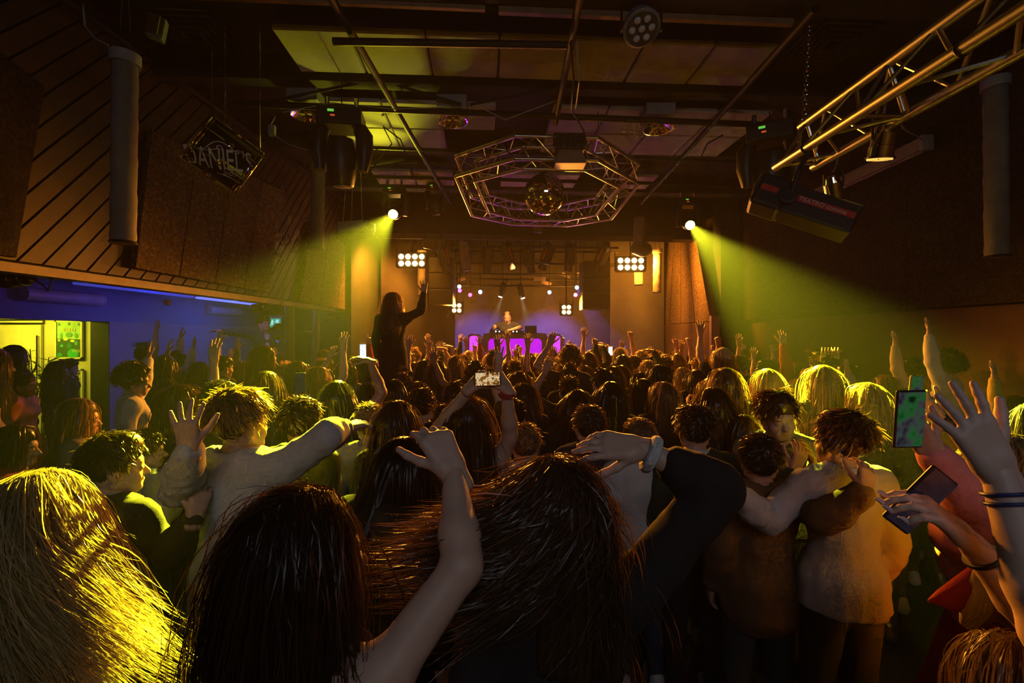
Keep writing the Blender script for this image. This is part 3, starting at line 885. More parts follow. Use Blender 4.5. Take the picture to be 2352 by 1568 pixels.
# posters
def poster(x0, x1, z0, z1, y, label):
    t = thing('framed_poster', label, 'poster', ((x0 + x1) / 2, y, z0))
    W, H = x1 - x0, z1 - z0
    fm_ = mat('poster_frame', (.72, .72, .55), .4)
    for c, s in (((0, 0, .012), (W, .03, .024)), ((0, 0, H - .012), (W, .03, .024)), ((-W / 2 + .012, 0, H / 2), (.024, .03, H)), ((W / 2 - .012, 0, H / 2), (.024, .03, H))):
        MB().box(c, s).build('frame_bar', fm_, t)
    return t, W, H
def patch(t, name, pts, col, y=-.004):
    m = mat('ink_%02x%02x%02x' % tuple(int(255 * c) for c in col), col, .6, vary=.04)
    place(name, mesh_from(name, [(p[0], y, p[1]) for p in pts], [tuple(range(len(pts)))]), m, t)
def ell(cx, cz, rx, rz, n=18):
    return [(cx + rx * math.cos(2 * math.pi * k / n), cz + rz * math.sin(2 * math.pi * k / n)) for k in range(n)]
t, W, H = poster(-7.0, -6.58, 1.44, 2.03, 6.975, 'framed green band poster with drums on the yellow lobby wall')
MB().box((0, .004, H / 2), (W - .03, .006, H - .03)).build('paper', mat('paper_green', (.34, .62, .30), .6, vary=.2, scale=9), t)
patch(t, 'print', [(-.18, .03), (.18, .03), (.18, .3), (-.18, .31)], (.03, .10, .05), -.003)
for cx, cz, rx, rz, c in ((-.05, .30, .035, .02, (.6, .7, .25)), (.055, .275, .035, .02, (.6, .7, .25)), (-.15, .285, .018, .018, (.6, .7, .25)), (.005, .20, .04, .045, (.02, .2, .09)), (.06, .08, .085, .075, (.02, .42, .16)), (-.11, .20, .025, .02, (.03, .5, .2)), (.11, .24, .025, .03, (.05, .4, .2)), (-.14, .06, .04, .035, (.02, .3, .12)), (-.12, .35, .02, .05, (.12, .4, .2)), (0.0, .37, .05, .04, (.1, .35, .2)), (.11, .36, .025, .04, (.1, .35, .2))):
    patch(t, 'print', ell(cx, cz, rx, rz), c, -.004 - rnd.random() * .001)
for k, (cx, cz) in enumerate(((-.15, .53), (0, .535), (.15, .53))):
    patch(t, 'print', [(cx - .02, cz - .02), (cx + .02, cz - .02), (cx + .01, cz + .02), (cx - .01, cz + .02)], (.10, .22, .08), -.004)
for k in range(5):
    patch(t, 'print', [(-.09 + .04 * k, .42), (-.06 + .04 * k, .42), (-.06 + .04 * k, .47), (-.09 + .04 * k, .47)], (.42, .52, .20), -.004)
for k in range(3):
    patch(t, 'print', [(.05, .135 - .014 * k), (.17, .13 - .014 * k), (.17, .138 - .014 * k), (.05, .143 - .014 * k)], (.3, .45, .2), -.0045)
t, W, H = poster(-6.98, -6.575, .78, 1.285, 6.975, 'framed dark poster ending in RS! low on the lobby wall')
MB().box((0, .004, H / 2), (W - .03, .006, H - .03)).build('paper', mat('paper_dark', (.05, .07, .03), .6), t)
lm = place('lettering', text_mesh('RS!', .15), PRINT, t)
lm.matrix_local = Matrix.Translation((.07, -.004, .36)) @ Matrix.Rotation(math.pi / 2, 4, 'X')
for a, b in (((-.17, .455), (.17, .465)), ((.16, .02), (.17, .46))):
    patch(t, 'print', [(a[0], a[1]), (b[0], a[1]), (b[0], b[1]), (a[0], b[1])], (.5, .5, .3), -.004)
# bamboo plant
pl = thing('potted_bamboo', 'leafy bamboo plant standing before the yellow lobby wall', 'plant', (-6.45, 6.19, 0))
MB().lathe((0, 0, 0), (0, 0, 1), [(0, .14), (.02, .16), (.35, .19), (.37, .2), (.37, .17), (.33, .16)], 20).build('pot', BLACKPL, pl, smooth=True)
LEAF = mat('bamboo_leaf', (.035, .075, .02), .5, trans=.25)
lf = mesh_from('leaf', [(0, 0, 0), (-.011, .05, .004), (.011, .05, .004), (-.009, .11, .0), (.009, .11, .0), (0, .17, -.015)], [(0, 2, 1), (1, 2, 4, 3), (3, 4, 5)])
for k in range(7):
    an = k * .9
    tip = Vector((.22 * math.cos(an), .2 * math.sin(an), 1.25 + .12 * (k % 4)))
    MB().tube([(.05 * math.cos(an), .05 * math.sin(an), .33), tip * .5 + Vector((0, 0, .2)), tip], .006, 5).build('stem', LEAF, pl, smooth=True)
    for j in range(16):
        p = (tip * (.55 + .45 * j / 15)) + Vector((0, 0, .16 * (1 - j / 15)))
        o = place('leaf', lf, LEAF, pl, p, (rnd.uniform(-.9, .5), rnd.uniform(-.4, .4), rnd.uniform(0, 6.28)), [rnd.uniform(.9, 1.5)] * 3)
# exit sign
ex = thing('exit_sign', 'lit green exit sign behind the suited man', 'sign', P(632, 752, 9.6))
MB().box((0, 0, .11), (.29, .05, .24)).build('case', mat('sign_case', (.5, .5, .5), .5), ex, bevel=.006)
MB().box((0, -.028, .10), (.25, .006, .18)).build('face', emit_mat('exit_green', (.01, .36, .22), .8), ex)
mk = MB().box((.06, -.033, .10), (.06, .004, .13))
mk.box((-.05, -.033, .12), (.03, .004, .05), rotm(0, .6, 0)).box((-.045, -.033, .15), (.02, .004, .02)).box((-.06, -.033, .075), (.02, .004, .06), rotm(0, .5, 0)).box((-.035, -.033, .08), (.02, .004, .05), rotm(0, -.5, 0)).box((-.02, -.033, .125), (.05, .004, .012))
mk.build('pictogram', emit_mat('exit_pale', (.35, .75, .75), .9), ex)
MB().box((.0, 0, .245), (.31, .06, .012)).build('rail', WHITEP, ex)
MB().cone((0, 0, .25), (0, 0, 2.52 - ex.location.z), .008, n=6).build('drop_rod', STEEL, ex)
# posts carrying the balcony
POSTM = mat('post_dark_blue', (.05, .05, .07), .4)
tag(MB().cone((-3.30, 6.75, 0), (-3.30, 6.75, 2.28), .065, n=20).build('balcony_post', POSTM, smooth=True), 'upright dark round post under the balcony edge', 'post')
tag(MB().cone((-3.42, 7.75, 0), (-3.32, 7.75, 2.28), .06, n=20).build('balcony_post', POSTM, smooth=True), 'slanted dark round post right of the upright one', 'post')
# small clamp-on spotlights under the edge
def clamp_spot(px, py, d, s, aim, label):
    t = thing('clip_spotlight', label, 'stage light', P(px, py, d), group='clip-on spotlights under the balcony')
    av = Vector(aim).normalized()
    MB().lathe(-av * .11 * s, av, [(0, .03 * s), (.03 * s, .045 * s), (.12 * s, .05 * s), (.2 * s, .058 * s), (.22 * s, .06 * s)], 18).build('can', BLACKPL, t, smooth=True)
    MB().lathe(av * .105 * s, av, [(0, .055 * s), (.006, .05 * s)], 18).build('lens', emit_mat('lens_white', (.9, .92, 1.0), 2.0), t)
    MB().ring(av * .02 * s, av, .053 * s, .006 * s, 20, 6).build('collar', CHROME, t, smooth=True)
    MB().ring(-av * .06 * s, av, .05 * s, .006 * s, 20, 6).build('collar', CHROME, t, smooth=True)
    MB().cone((0, 0, .05 * s), (0, 0, .16 * s), .012 * s, n=8).build('clamp', STEEL, t)
    MB().tube([-av * .1 * s, -av * .2 * s + Vector((0, 0, -.06)), -av * .24 * s + Vector((0, 0, -.1 * s)), -av * .3 * s + Vector((0, 0, .04))], .006, 5).build('lead', CABLE, t, smooth=True)
clamp_spot(42, 640, 3.4, 1.1, (-1, .15, -.05), 'chrome-collared spotlight clipped under the balcony at far left')
clamp_spot(600, 705, 6.1, 1.0, (-1, .1, -.15), 'chrome-collared spotlight clipped under the balcony before the suited man')
clamp_spot(763, 728, 8.6, 1.0, (-1, .1, -.1), 'small spotlight clipped under the balcony right of the slanted post')

# ------------------------------------------------------------------ stage lamps
def blinder(c, cols, rows, pitch, label, power, aim):
    c = Vector(c)
    t = thing('blinder', label, 'stage light', c, group='amber blinders')
    MB().box((0, .05, 0), (pitch * cols + .04, .09, pitch * rows + .04)).build('housing', BLACKPL, t, bevel=.008)
    me = MB().lathe((0, 0, 0), (0, -1, 0), [(0, pitch * .38), (.012, pitch * .36), (.02, pitch * .2)], 20).mesh('lamp', True)
    for i in range(cols):
        for j in range(rows):
            place('lamp', me, emit_mat('amber_lamp', (1.0, .52, .12), 40), t, ((i - (cols - 1) / 2) * pitch, 0, (j - (rows - 1) / 2) * pitch))
    for s in (-1, 1):
        MB().box((s * (pitch * cols / 2 + .035), .03, .05), (.012, .03, pitch * rows + .1)).build('yoke', STEEL, t)
    MB().cone((0, .04, pitch * rows / 2), (0, .04, (3.66 if c.y < 8.7 else 4.21) - c.z), .012, n=6).build('drop_rod', STEEL, t)
    l = lamp('SPOT', 'blinder_light', c + Vector((0, -.06, 0)), aim, power, AMB, spot_size=math.radians(88), spot_blend=.5, shadow_soft_size=.22)
blinder(P(945, 597, 8.75), 4, 2, .132, 'eight-lamp amber blinder hung at stage left', 2200, (-.5, 4.6, .1))
blinder(P(1449, 606, 8.75), 4, 2, .132, 'eight-lamp amber blinder hung at stage right', 2200, (.9, 4.6, .1))
blinder(P(1049, 707, 9.85), 2, 2, .108, 'four-lamp amber blinder left of the DJ', 1300, (-.4, 5, .2))
blinder(P(1301, 711, 9.85), 2, 2, .108, 'four-lamp amber blinder right of the DJ', 1300, (.5, 5, .2))
# added fill lamps without fixtures, so the stage walls glow around the blinders
lamp('SPOT', 'wing_fill', P(915, 590, 9.0), (-3.1, 9.35, 2.6), 420, AMB, spot_size=math.radians(135), spot_blend=.6, shadow_soft_size=.12)
lamp('SPOT', 'wing_fill', P(960, 590, 8.8), (-2.0, 9.9, 2.6), 330, AMB, spot_size=math.radians(130), spot_blend=.6, shadow_soft_size=.12)
lamp('SPOT', 'wing_fill', P(1490, 600, 8.9), (3.7, 9.6, 2.8), 420, AMB, spot_size=math.radians(135), spot_blend=.6, shadow_soft_size=.12)
lamp('SPOT', 'wing_fill', P(1440, 600, 8.9), (2.7, 10.6, 2.4), 420, AMB, spot_size=math.radians(130), spot_blend=.6, shadow_soft_size=.12)
lamp('SPOT', 'back_fill', P(1049, 700, 9.95), P(1090, 760, 12.4), 420, AMB, spot_size=math.radians(130), spot_blend=.7, shadow_soft_size=.12)
lamp('SPOT', 'back_fill', P(1301, 704, 9.95), P(1270, 740, 12.4), 420, AMB, spot_size=math.radians(130), spot_blend=.7, shadow_soft_size=.12)
lamp('SPOT', 'dj_front', P(1180, 600, 9.0), P(1165, 745, 10.3), 1100, (1.0, .45, .12), spot_size=math.radians(24), spot_blend=.6, shadow_soft_size=.05)

def stage_spot(c, aim, label, s=1.0, stripe=True, glow=None, col=None):
    c = Vector(c)
    t = thing('stage_spotlight', label, 'stage light', c, group='spotlights hung over the stage')
    av = (Vector(aim) - c).normalized()
    R = frame(av)
    MB().box((0, 0, 0), (.19 * s, .42 * s, .19 * s), R).build('body', BLACKPL, t, bevel=.03 * s)
    MB().lathe(av * .2 * s, av, [(0, .085 * s), (.14 * s, .09 * s), (.15 * s, .08 * s)], 16).build('barrel', BLACKPL, t, smooth=True)
    MB().lathe(av * .352 * s, av, [(0, .08 * s), (.004, .07 * s)], 16).build('lens', glow or GLASSL, t)
    MB().tube([R @ Vector((-.12 * s, 0, 0)), R @ Vector((-.12 * s, 0, .0)) + Vector((0, 0, .2 * s)), R @ Vector((.12 * s, 0, 0)) + Vector((0, 0, .2 * s)), R @ Vector((.12 * s, 0, 0))], .013 * s, 6).build('yoke', STEEL, t)
    MB().cone((0, 0, .2 * s), (0, 0, 4.21 - c.z), .014 * s, n=8).build('drop_rod', STEEL, t)
    if stripe:
        sd = R @ Vector((1, 0, 0))
        sd = sd if sd.y < 0 else -sd
        MB().box(sd * .097 * s, (.003, .26 * s, .04), R).build('stripe', mat('orange_sticker', (.75, .12, .03), .5, emit=(.75, .1, .02), power=.0), t)
    return t
HAZEL = emit_mat('cool_lens', (.70, .93, 1.0), 16)
for px, py, d, ax, ay, lab, st_ in (
    (1018, 585, 8.9, 1040, 700, 'black profile spot with red stripe hanging at stage left', True),
    (1165, 582, 9.1, 1215, 720, 'black profile spot with orange stripe left of the centre lamps', True),
    (1215, 590, 9.2, 1240, 760, 'plain black spotlight hanging at the centre of the stage bar', False),
    (1258, 584, 9.1, 1200, 720, 'black profile spot with orange stripe right of the centre lamps', True),
    (1310, 585, 9.2, 1290, 720, 'plain dark spotlight hanging right of the striped pair', False),
    (1385, 585, 8.9, 1330, 700, 'large dark profile spot with red stripe near the right blinder', True),
    (1120, 592, 9.4, 1110, 740, 'plain dark spotlight hanging left of the striped pair', False),
    (1068, 590, 9.3, 1060, 700, 'plain dark spotlight above the left four-lamp blinder', False)):
    stage_spot(P(px, py, d), P(ax, ay, d + .5), lab, .95, st_)
for px, py, d, lab in ((1155, 668, 10.9, 'white-lit spotlight left above the DJ'), (1196, 671, 10.9, 'white-lit spotlight right above the DJ')):
    s_ = stage_spot(P(px, py - 6, d), P(1120 if px < 1170 else 1225, 775, d - .2), lab, .62, False, HAZEL)
lamp('SPOT', 'dj_spot', P(1155, 676, 10.75), P(1118, 790, 10.5), 14000, (1.0, .82, .5), spot_size=math.radians(20), spot_blend=.6, shadow_soft_size=.03)
lamp('SPOT', 'dj_spot', P(1196, 679, 10.75), P(1226, 790, 10.5), 14000, (1.0, .82, .5), spot_size=math.radians(20), spot_blend=.6, shadow_soft_size=.03)
for px, py, d, col, pw, lab in ((1055, 658, 10.2, (.10, .25, 1), 14, 'blue LED lamp left of the stage truss'), (1103, 670, 10.6, (.1, .3, 1), 10, 'blue LED lamp above the left four-lamp blinder'), (1262, 671, 10.7, (.1, .3, 1), 10, 'blue LED lamp above the right four-lamp blinder'), (1325, 660, 10.2, (.08, .22, 1), 18, 'bright blue LED lamp beside the hung loudspeaker'), (1080, 677, 10.6, (1, .05, .35), 4, 'small pink LED lamp at stage left'), (1322, 677, 10.5, (.9, .1, .9), 6, 'small magenta LED lamp at stage right'), (1056, 667, 10.3, (.6, .1, 1), 4, 'small violet LED lamp at stage left')):
    t = thing('led_lamp', lab, 'stage light', P(px, py, d), group='small LED lamps over the stage')
    MB().lathe((0, .1, .0), (0, -1, 0), [(0, .04), (.05, .055), (.1, .05)], 14).build('can', BLACKPL, t, smooth=True)
    MB().lathe((0, 0, 0), (0, -1, 0), [(0, .045), (.01, .035)], 14).build('lens', emit_mat('led_%d_%d' % (px, py), col, pw), t)
    MB().cone((0, .05, .04), (0, .05, 4.21 - t.location.z), .008, n=6).build('drop_rod', STEEL, t)
lamp('SPOT', 'blue_beam', P(1326, 662, 10.1), P(1400, 800, 9.4), 16000, (.05, .10, 1.0), spot_size=math.radians(30), spot_blend=.5, shadow_soft_size=.03)
lamp('SPOT', 'blue_wash', P(1103, 672, 10.5), P(1105, 790, 12.2), 1100, (.12, .10, 1.0), spot_size=math.radians(60), spot_blend=.8, shadow_soft_size=.04)
lamp('SPOT', 'blue_wash', P(1262, 673, 10.5), P(1262, 790, 12.2), 1300, (.14, .10, 1.0), spot_size=math.radians(60), spot_blend=.8, shadow_soft_size=.04)
# bars over the stage
for k, (y, d) in enumerate(((566, 9.0), (576, 9.5), (604, 10.2), (628, 10.9), (640, 11.3), (655, 10.8))):
    a_, b_ = P(1030, y, d), P(1420 if k < 3 else 1360, y + 3, d)
    t = thing('lighting_bar', 'horizontal dark lighting bar over the stage, %s from the front' % ('first', 'second', 'third', 'fourth', 'fifth', 'sixth')[k], 'bar', a_, group='lighting bars over the stage')
    MB().cone((0, 0, 0), b_ - a_, .022, n=8).build('tube', STEEL, t, smooth=True)
    for q_ in (.12, .5, .88):
        MB().cone((b_ - a_) * q_, (b_ - a_) * q_ + Vector((0, 0, 4.21 - a_.z)), .006, n=6).build('hanger', STEEL, t)
for k, (px, py, w_) in enumerate(((1165, 655, .26), (1240, 640, .3), (1300, 632, .22), (1062, 640, .18), (1335, 630, .22), (1255, 650, .25))):
    t = thing('deflector_panel', 'small grey panel tilted over the stage, %s' % ('above the DJ', 'left of the loudspeaker', 'middle right', 'far left', 'far right beside the loudspeaker', 'lowest at right')[k], 'panel', P(px, py, 11.2), group='tilted panels over the stage')
    MB().box((0, 0, 0), (w_, .05, .09), rotm(0, .3 * (k % 3 - 1), 0)).build('panel', mat('panel_mauve', (.22, .17, .18), .5), t, bevel=.005)
    MB().cone((0, 0, .03), (0, 0, 4.21 - t.location.z), .006, n=6).build('drop_rod', STEEL, t)
# hung loudspeakers
def line_array(px0, px1, py0, py1, d, label, n=3):
    a, b = P(px0, py0, d), P(px1, py1, d)
    t = thing('loudspeaker', label, 'speaker', ((a.x + b.x) / 2, d, b.z))
    W, Hh = b.x - a.x, a.z - b.z
    for k in range(n):
        MB().box((0, .22, Hh * (k + .5) / n), (W, .44, Hh / n - .012)).build('cabinet', mat('speaker_black', (.014, .012, .011), .6), t, bevel=.012)
        MB().box((0, -.006, Hh * (k + .5) / n), (W * .92, .012, Hh / n * .86)).build('grille', mat('grille_black', (.016, .014, .012), .8, bump=.4, bscale=200), t)
    for s in (-1, 1):
        MB().cone((s * W * .4, .2, Hh), (s * W * .4, .2, 4.2 - b.z), .008, n=6).build('hanging_wire', STEEL, t)
line_array(1338, 1402, 598, 711, 9.0, 'black loudspeaker stack hung at stage right beside the blue beam')
line_array(985, 1040, 590, 700, 9.2, 'black loudspeaker stack hung at stage left behind the fabric tube')
bs = thing('hung_monitor', 'round-shouldered black lamp housing hanging by the right blinder', 'stage light', P(1474, 565, 8.35))
MB().lathe((-.16, 0, 0), (1, .2, -.25), [(0, .08), (.03, .13), (.2, .15), (.3, .12), (.36, .06)], 16).build('housing', BLACKPL, bs, smooth=True)
MB().tube([(-.1, 0, .1), (-.08, 0, .25), (.08, 0, .25), (.1, 0, .08)], .014, 6).build('yoke', STEEL, bs)
bs = thing('hung_monitor', 'bulky black lamp housing hanging under the proscenium near the left blinder', 'stage light', P(995, 558, 8.4))
MB().box((0, 0, 0), (.36, .25, .24), rotm(.3, .2, 0)).build('housing', BLACKPL, bs, bevel=.05)
MB().tube([(-.15, 0, .05), (-.12, 0, .26), (.12, 0, .26), (.15, 0, .05)], .014, 6).build('yoke', STEEL, bs)

# DJ booth
MAG = emit_mat('magenta_panel', (0.52, 0.0, 0.85), 1.0)
MAGP = emit_mat('magenta_tower', (0.70, 0.06, 0.95), 1.1)
BOOTH = mat('booth_grey', (.14, .10, .09), .4)
def rr(w_, h, r, n=5):
    pts = []
    for cx_, cz_, a0 in ((w_ / 2 - r, h - r, 0), (-w_ / 2 + r, h - r, 90), (-w_ / 2 + r, r, 180), (w_ / 2 - r, r, 270)):
        for k in range(n + 1):
            an = math.radians(a0 + 90 * k / n)
            pts.append((cx_ + r * math.cos(an), cz_ + r * math.sin(an)))
    return pts
bx = P(1183, 830, 9.75)
bt = thing('dj_booth', 'grey DJ booth with wide glowing magenta front panel', 'dj booth', (bx.x, 9.75, .65))
MB().prism([(x, 0, z) for x, z in rr(1.42, 1.20, .14)], (0, .12, 0)).build('front_frame', BOOTH, bt, bevel=.015)
MB().prism([(x, -.012, z + .10) for x, z in rr(1.14, .98, .09)], (0, .01, 0)).build('glowing_panel', MAG, bt)
MB().box((0, .27, 1.16), (1.36, .32, .06)).build('table_top', BOOTH, bt, bevel=.01)
for s in (-1, 1):
    MB().box((s * .66, .27, .57), (.05, .3, 1.14)).build('side_panel', BOOTH, bt)
for px, lab in ((1089, 'narrow booth tower with magenta light left of the DJ booth'), (1276, 'narrow booth tower with magenta light right of the DJ booth')):
    q = P(px, 800, 9.7)
    t = thing('booth_tower', lab, 'dj booth', (q.x, 9.7, .65), group='booth side towers')
    MB().prism([(x, 0, z) for x, z in rr(.30, 1.18, .09)], (0, .2, 0)).build('frame', BOOTH, t, bevel=.012)
    MB().prism([(x, -.012, z + .12) for x, z in rr(.20, 1.02, .06)], (0, .01, 0)).build('glowing_panel', MAGP, t)
    MB().tube([(-.145 if px > 1200 else .145, -.01, .0), (-.145 if px > 1200 else .145, -.01, 1.05), (-.09 if px > 1200 else .09, -.01, 1.16)], .016, 8).build('chrome_edge', CHROME, t, smooth=True)
lamp('AREA', 'booth_glow', (bx.x, 9.68, 1.3), (bx.x, 8.0, 1.2), 8, (.70, .05, 1.0), shape='RECTANGLE', size=1.1, size_y=.9)
lt = thing('laptop', 'open black laptop at the right end of the DJ booth', 'laptop', (P(1219, 763, 10.0).x, 10.0, 1.84))
MB().box((0, .1, .008), (.26, .2, .014)).build('keyboard', BLACKPL, lt)
MB().box((0, .0, .09), (.26, .012, .17), rotm(-.15, 0, 0)).build('screen_lid', BLACKPL, lt, bevel=.006)
mx = thing('dj_mixer', 'black DJ mixer with small white lights on the booth', 'mixer', (P(1164, 763, 9.95).x, 10.0, 1.84))
MB().box((0, .1, .03), (.75, .32, .06)).build('body', BLACKPL, mx, bevel=.008)
for x in (-.24, -.16, .14, .22):
    MB().lathe((x, -.07, .045), (0, -1, 0), [(0, .014), (.01, .010)], 10).build('light', emit_mat('mixer_white', (.75, .9, 1.0), 6), mx)
for x in (-.22, .22):
    MB().lathe((x, .1, .06), (0, 0, 1), [(0, .1), (.012, .1), (.014, .04)], 20).build('platter', STEEL, mx)
MB().lathe((0, .0, -.04), (0, -1, 0), [(0, .04), (.02, .04), (.022, .02)], 16).build('booth_lamp', emit_mat('booth_white', (.7, .85, .85), 1.2), mx)
# ------------------------------------------------------------------ people: implicit surfaces turned into meshes
NA = lambda *a: np.array(a, dtype=np.float64)
def smin(a, b, k):
    h = np.clip(0.5 + 0.5 * (b - a) / k, 0, 1)
    return b * (1 - h) + a * h - k * h * (1 - h)
class Field:
    def __init__(s, lo, hi, vox):
        s.lo, s.vox = np.array(lo, float), vox
        s.n = np.maximum(np.ceil((np.array(hi) - s.lo) / vox).astype(int) + 1, 4)
        s.ax = [(s.lo[i] + vox * np.arange(s.n[i])).astype(np.float32) for i in range(3)]
        s.f = np.full(tuple(s.n), 0.25, np.float32)
    def sub(s, lo, hi):
        a = np.clip(np.floor((np.array(lo) - s.lo) / s.vox).astype(int) - 1, 0, s.n)
        b = np.clip(np.ceil((np.array(hi) - s.lo) / s.vox).astype(int) + 2, 0, s.n)
        sl = tuple(slice(a[i], b[i]) for i in range(3))
        g = (s.ax[0][sl[0]][:, None, None], s.ax[1][sl[1]][None, :, None], s.ax[2][sl[2]][None, None, :])
        return sl, g
    def cone(s, a, b, ra, rb=None, k=0.02, cut=False):
        rb = ra if rb is None else rb
        a, b = np.array(a, float), np.array(b, float)
        m = max(ra, rb) + k + 2 * s.vox
        sl, (x, y, z) = s.sub(np.minimum(a, b) - m, np.maximum(a, b) + m)
        d = b - a
        L = max(float(d @ d), 1e-9)
        t = np.clip(((x - a[0]) * d[0] + (y - a[1]) * d[1] + (z - a[2]) * d[2]) / L, 0, 1)
        q = np.sqrt((x - a[0] - t * d[0]) ** 2 + (y - a[1] - t * d[1]) ** 2 + (z - a[2] - t * d[2]) ** 2) - (ra + t * (rb - ra))
        s.f[sl] = np.maximum(s.f[sl], -q) if cut else smin(s.f[sl], q, k)
    def ell(s, c, r, R=None, k=0.02, cut=False):
        c, r = np.array(c, float), np.array(r, float)
        m = float(r.max()) + k + 2 * s.vox
        sl, (x, y, z) = s.sub(c - m, c + m)
        x, y, z = x - c[0], y - c[1], z - c[2]
        if R is not None:
            x, y, z = (R[0, 0] * x + R[1, 0] * y + R[2, 0] * z, R[0, 1] * x + R[1, 1] * y + R[2, 1] * z, R[0, 2] * x + R[1, 2] * y + R[2, 2] * z)
        k0 = np.sqrt((x / r[0]) ** 2 + (y / r[1]) ** 2 + (z / r[2]) ** 2)
        k1 = np.sqrt((x / r[0] ** 2) ** 2 + (y / r[1] ** 2) ** 2 + (z / r[2] ** 2) ** 2) + 1e-6
        q = k0 * (k0 - 1) / k1
        if cut:
            s.f[sl] = -smin(-s.f[sl], q, k)
        else:
            s.f[sl] = smin(s.f[sl], q, k)
    def plane(s, n, d):
        """keep the side where n.p < d"""
        s.f = np.maximum(s.f, s.ax[0][:, None, None] * n[0] + s.ax[1][None, :, None] * n[1] + s.ax[2][None, None, :] * n[2] - d).astype(np.float32)
    def run(s, prims):
        for p in prims:
            (s.cone if p[0] == 'c' else s.ell)(*p[1:])
    def surface(s):
        f = s.f
        ins = f < 0
        c = [(i, j, k) for i in (0, 1) for j in (0, 1) for k in (0, 1)]
        nx, ny, nz = f.shape
        cnt = np.zeros((nx - 1, ny - 1, nz - 1), np.int8)
        for i, j, k in c:
            cnt += ins[i:nx - 1 + i, j:ny - 1 + j, k:nz - 1 + k]
        act = np.argwhere((cnt > 0) & (cnt < 8))
        if len(act) == 0:
            return np.zeros((0, 3)), np.zeros((0, 4), int)
        tab = np.full(cnt.shape, -1, np.int32)
        tab[act[:, 0], act[:, 1], act[:, 2]] = np.arange(len(act))
        val = np.stack([f[act[:, 0] + i, act[:, 1] + j, act[:, 2] + k] for i, j, k in c], 1)
        acc = np.zeros((len(act), 3))
        num = np.zeros(len(act))
        cc = np.array(c, float)
        for a in range(8):
            for b in range(a + 1, 8):
                if np.abs(cc[a] - cc[b]).sum() != 1:
                    continue
                va, vb = val[:, a], val[:, b]
                m = (va < 0) != (vb < 0)
                t = np.where(m, va / np.where(m, va - vb, 1), 0)[:, None]
                acc += np.where(m[:, None], cc[a] + t * (cc[b] - cc[a]), 0)
                num += m
        v = s.lo + (act + acc / num[:, None]) * s.vox
        quads = []
        for ax in range(3):
            u, w_ = (ax + 1) % 3, (ax + 2) % 3
            sl0 = [slice(None)] * 3; sl1 = [slice(None)] * 3
            sl0[ax] = slice(0, -1); sl1[ax] = slice(1, None)
            e = np.argwhere(ins[tuple(sl0)] != ins[tuple(sl1)])
            ok = (e[:, u] > 0) & (e[:, w_] > 0) & (e[:, u] < f.shape[u] - 1) & (e[:, w_] < f.shape[w_] - 1)
            e = e[ok]
            idx = []
            for du, dw in ((1, 1), (0, 1), (0, 0), (1, 0)):
                q = e.copy()
                q[:, u] -= du
                q[:, w_] -= dw
                idx.append(tab[q[:, 0], q[:, 1], q[:, 2]])
            q = np.stack(idx, 1)
            flip = ~ins[e[:, 0], e[:, 1], e[:, 2]]
            q[flip] = q[flip][:, ::-1]
            quads.append(q)
        q = np.concatenate(quads)
        return v, q[(q >= 0).all(1)]
def prim_bounds(prims, pad):
    lo, hi = np.full(3, 9.0), np.full(3, -9.0)
    for p in prims:
        pts = [(p[1], max(p[3], p[4] or 0) if p[4] else p[3]), (p[2], p[3])] if p[0] == 'c' else [(p[1], max(p[2]))]
        for c, r in pts:
            lo = np.minimum(lo, np.array(c) - r)
            hi = np.maximum(hi, np.array(c) + r)
    return lo - pad, hi + pad
def solid(prims, vox, after=None, pad=0.03):
    lo, hi = prim_bounds(prims, pad)
    fl = Field(lo, hi, vox)
    fl.run(prims)
    if after:
        after(fl)
    return fl.surface()
def normals_of(v, q):
    n = np.zeros_like(v)
    a = np.cross(v[q[:, 2]] - v[q[:, 0]], v[q[:, 3]] - v[q[:, 1]])
    for i in range(4):
        np.add.at(n, q[:, i], a)
    return n / (np.linalg.norm(n, axis=1, keepdims=True) + 1e-9)
def wave_noise(v, seed, freq, stretch=(1, 1, 1)):
    r = np.random.RandomState(seed)
    o = np.zeros(len(v))
    for i in range(7):
        d = r.randn(3) * np.array(stretch) * freq * (1 + .35 * i)
        o += np.sin(v @ d + r.rand() * 6.28) / (1 + .35 * i)
    return o / 3.0
def merge(parts):
    vs, qs, cs, n = [], [], [], 0
    for v, q, c in parts:
        vs.append(v); qs.append(q + n); n += len(v)
        cs.append(c if c is not None else np.ones((len(v), 3)))
    return np.concatenate(vs), np.concatenate(qs), np.concatenate(cs)
def np_mesh(name, v, q, col=None, smooth=True):
    me = bpy.data.meshes.new(name)
    me.vertices.add(len(v))
    me.vertices.foreach_set('co', np.ascontiguousarray(v, np.float32).ravel())
    k = q.shape[1]
    me.loops.add(len(q) * k)
    me.loops.foreach_set('vertex_index', np.ascontiguousarray(q, np.int32).ravel())
    me.polygons.add(len(q))
    me.polygons.foreach_set('loop_start', np.arange(0, len(q) * k, k, dtype=np.int32))
    me.polygons.foreach_set('use_smooth', np.full(len(q), smooth))
    me.update(calc_edges=True)
    if col is not None:
        at = me.attributes.new('col', 'FLOAT_COLOR', 'POINT')
        at.data.foreach_set('color', np.ascontiguousarray(np.c_[col, np.ones(len(col))], np.float32).ravel())
    return me
def nrm(a):
    a = np.array(a, float)
    return a / (np.linalg.norm(a) + 1e-12)
def rot3(axis, an):
    return np.array(Matrix.Rotation(an, 3, Vector(axis)))

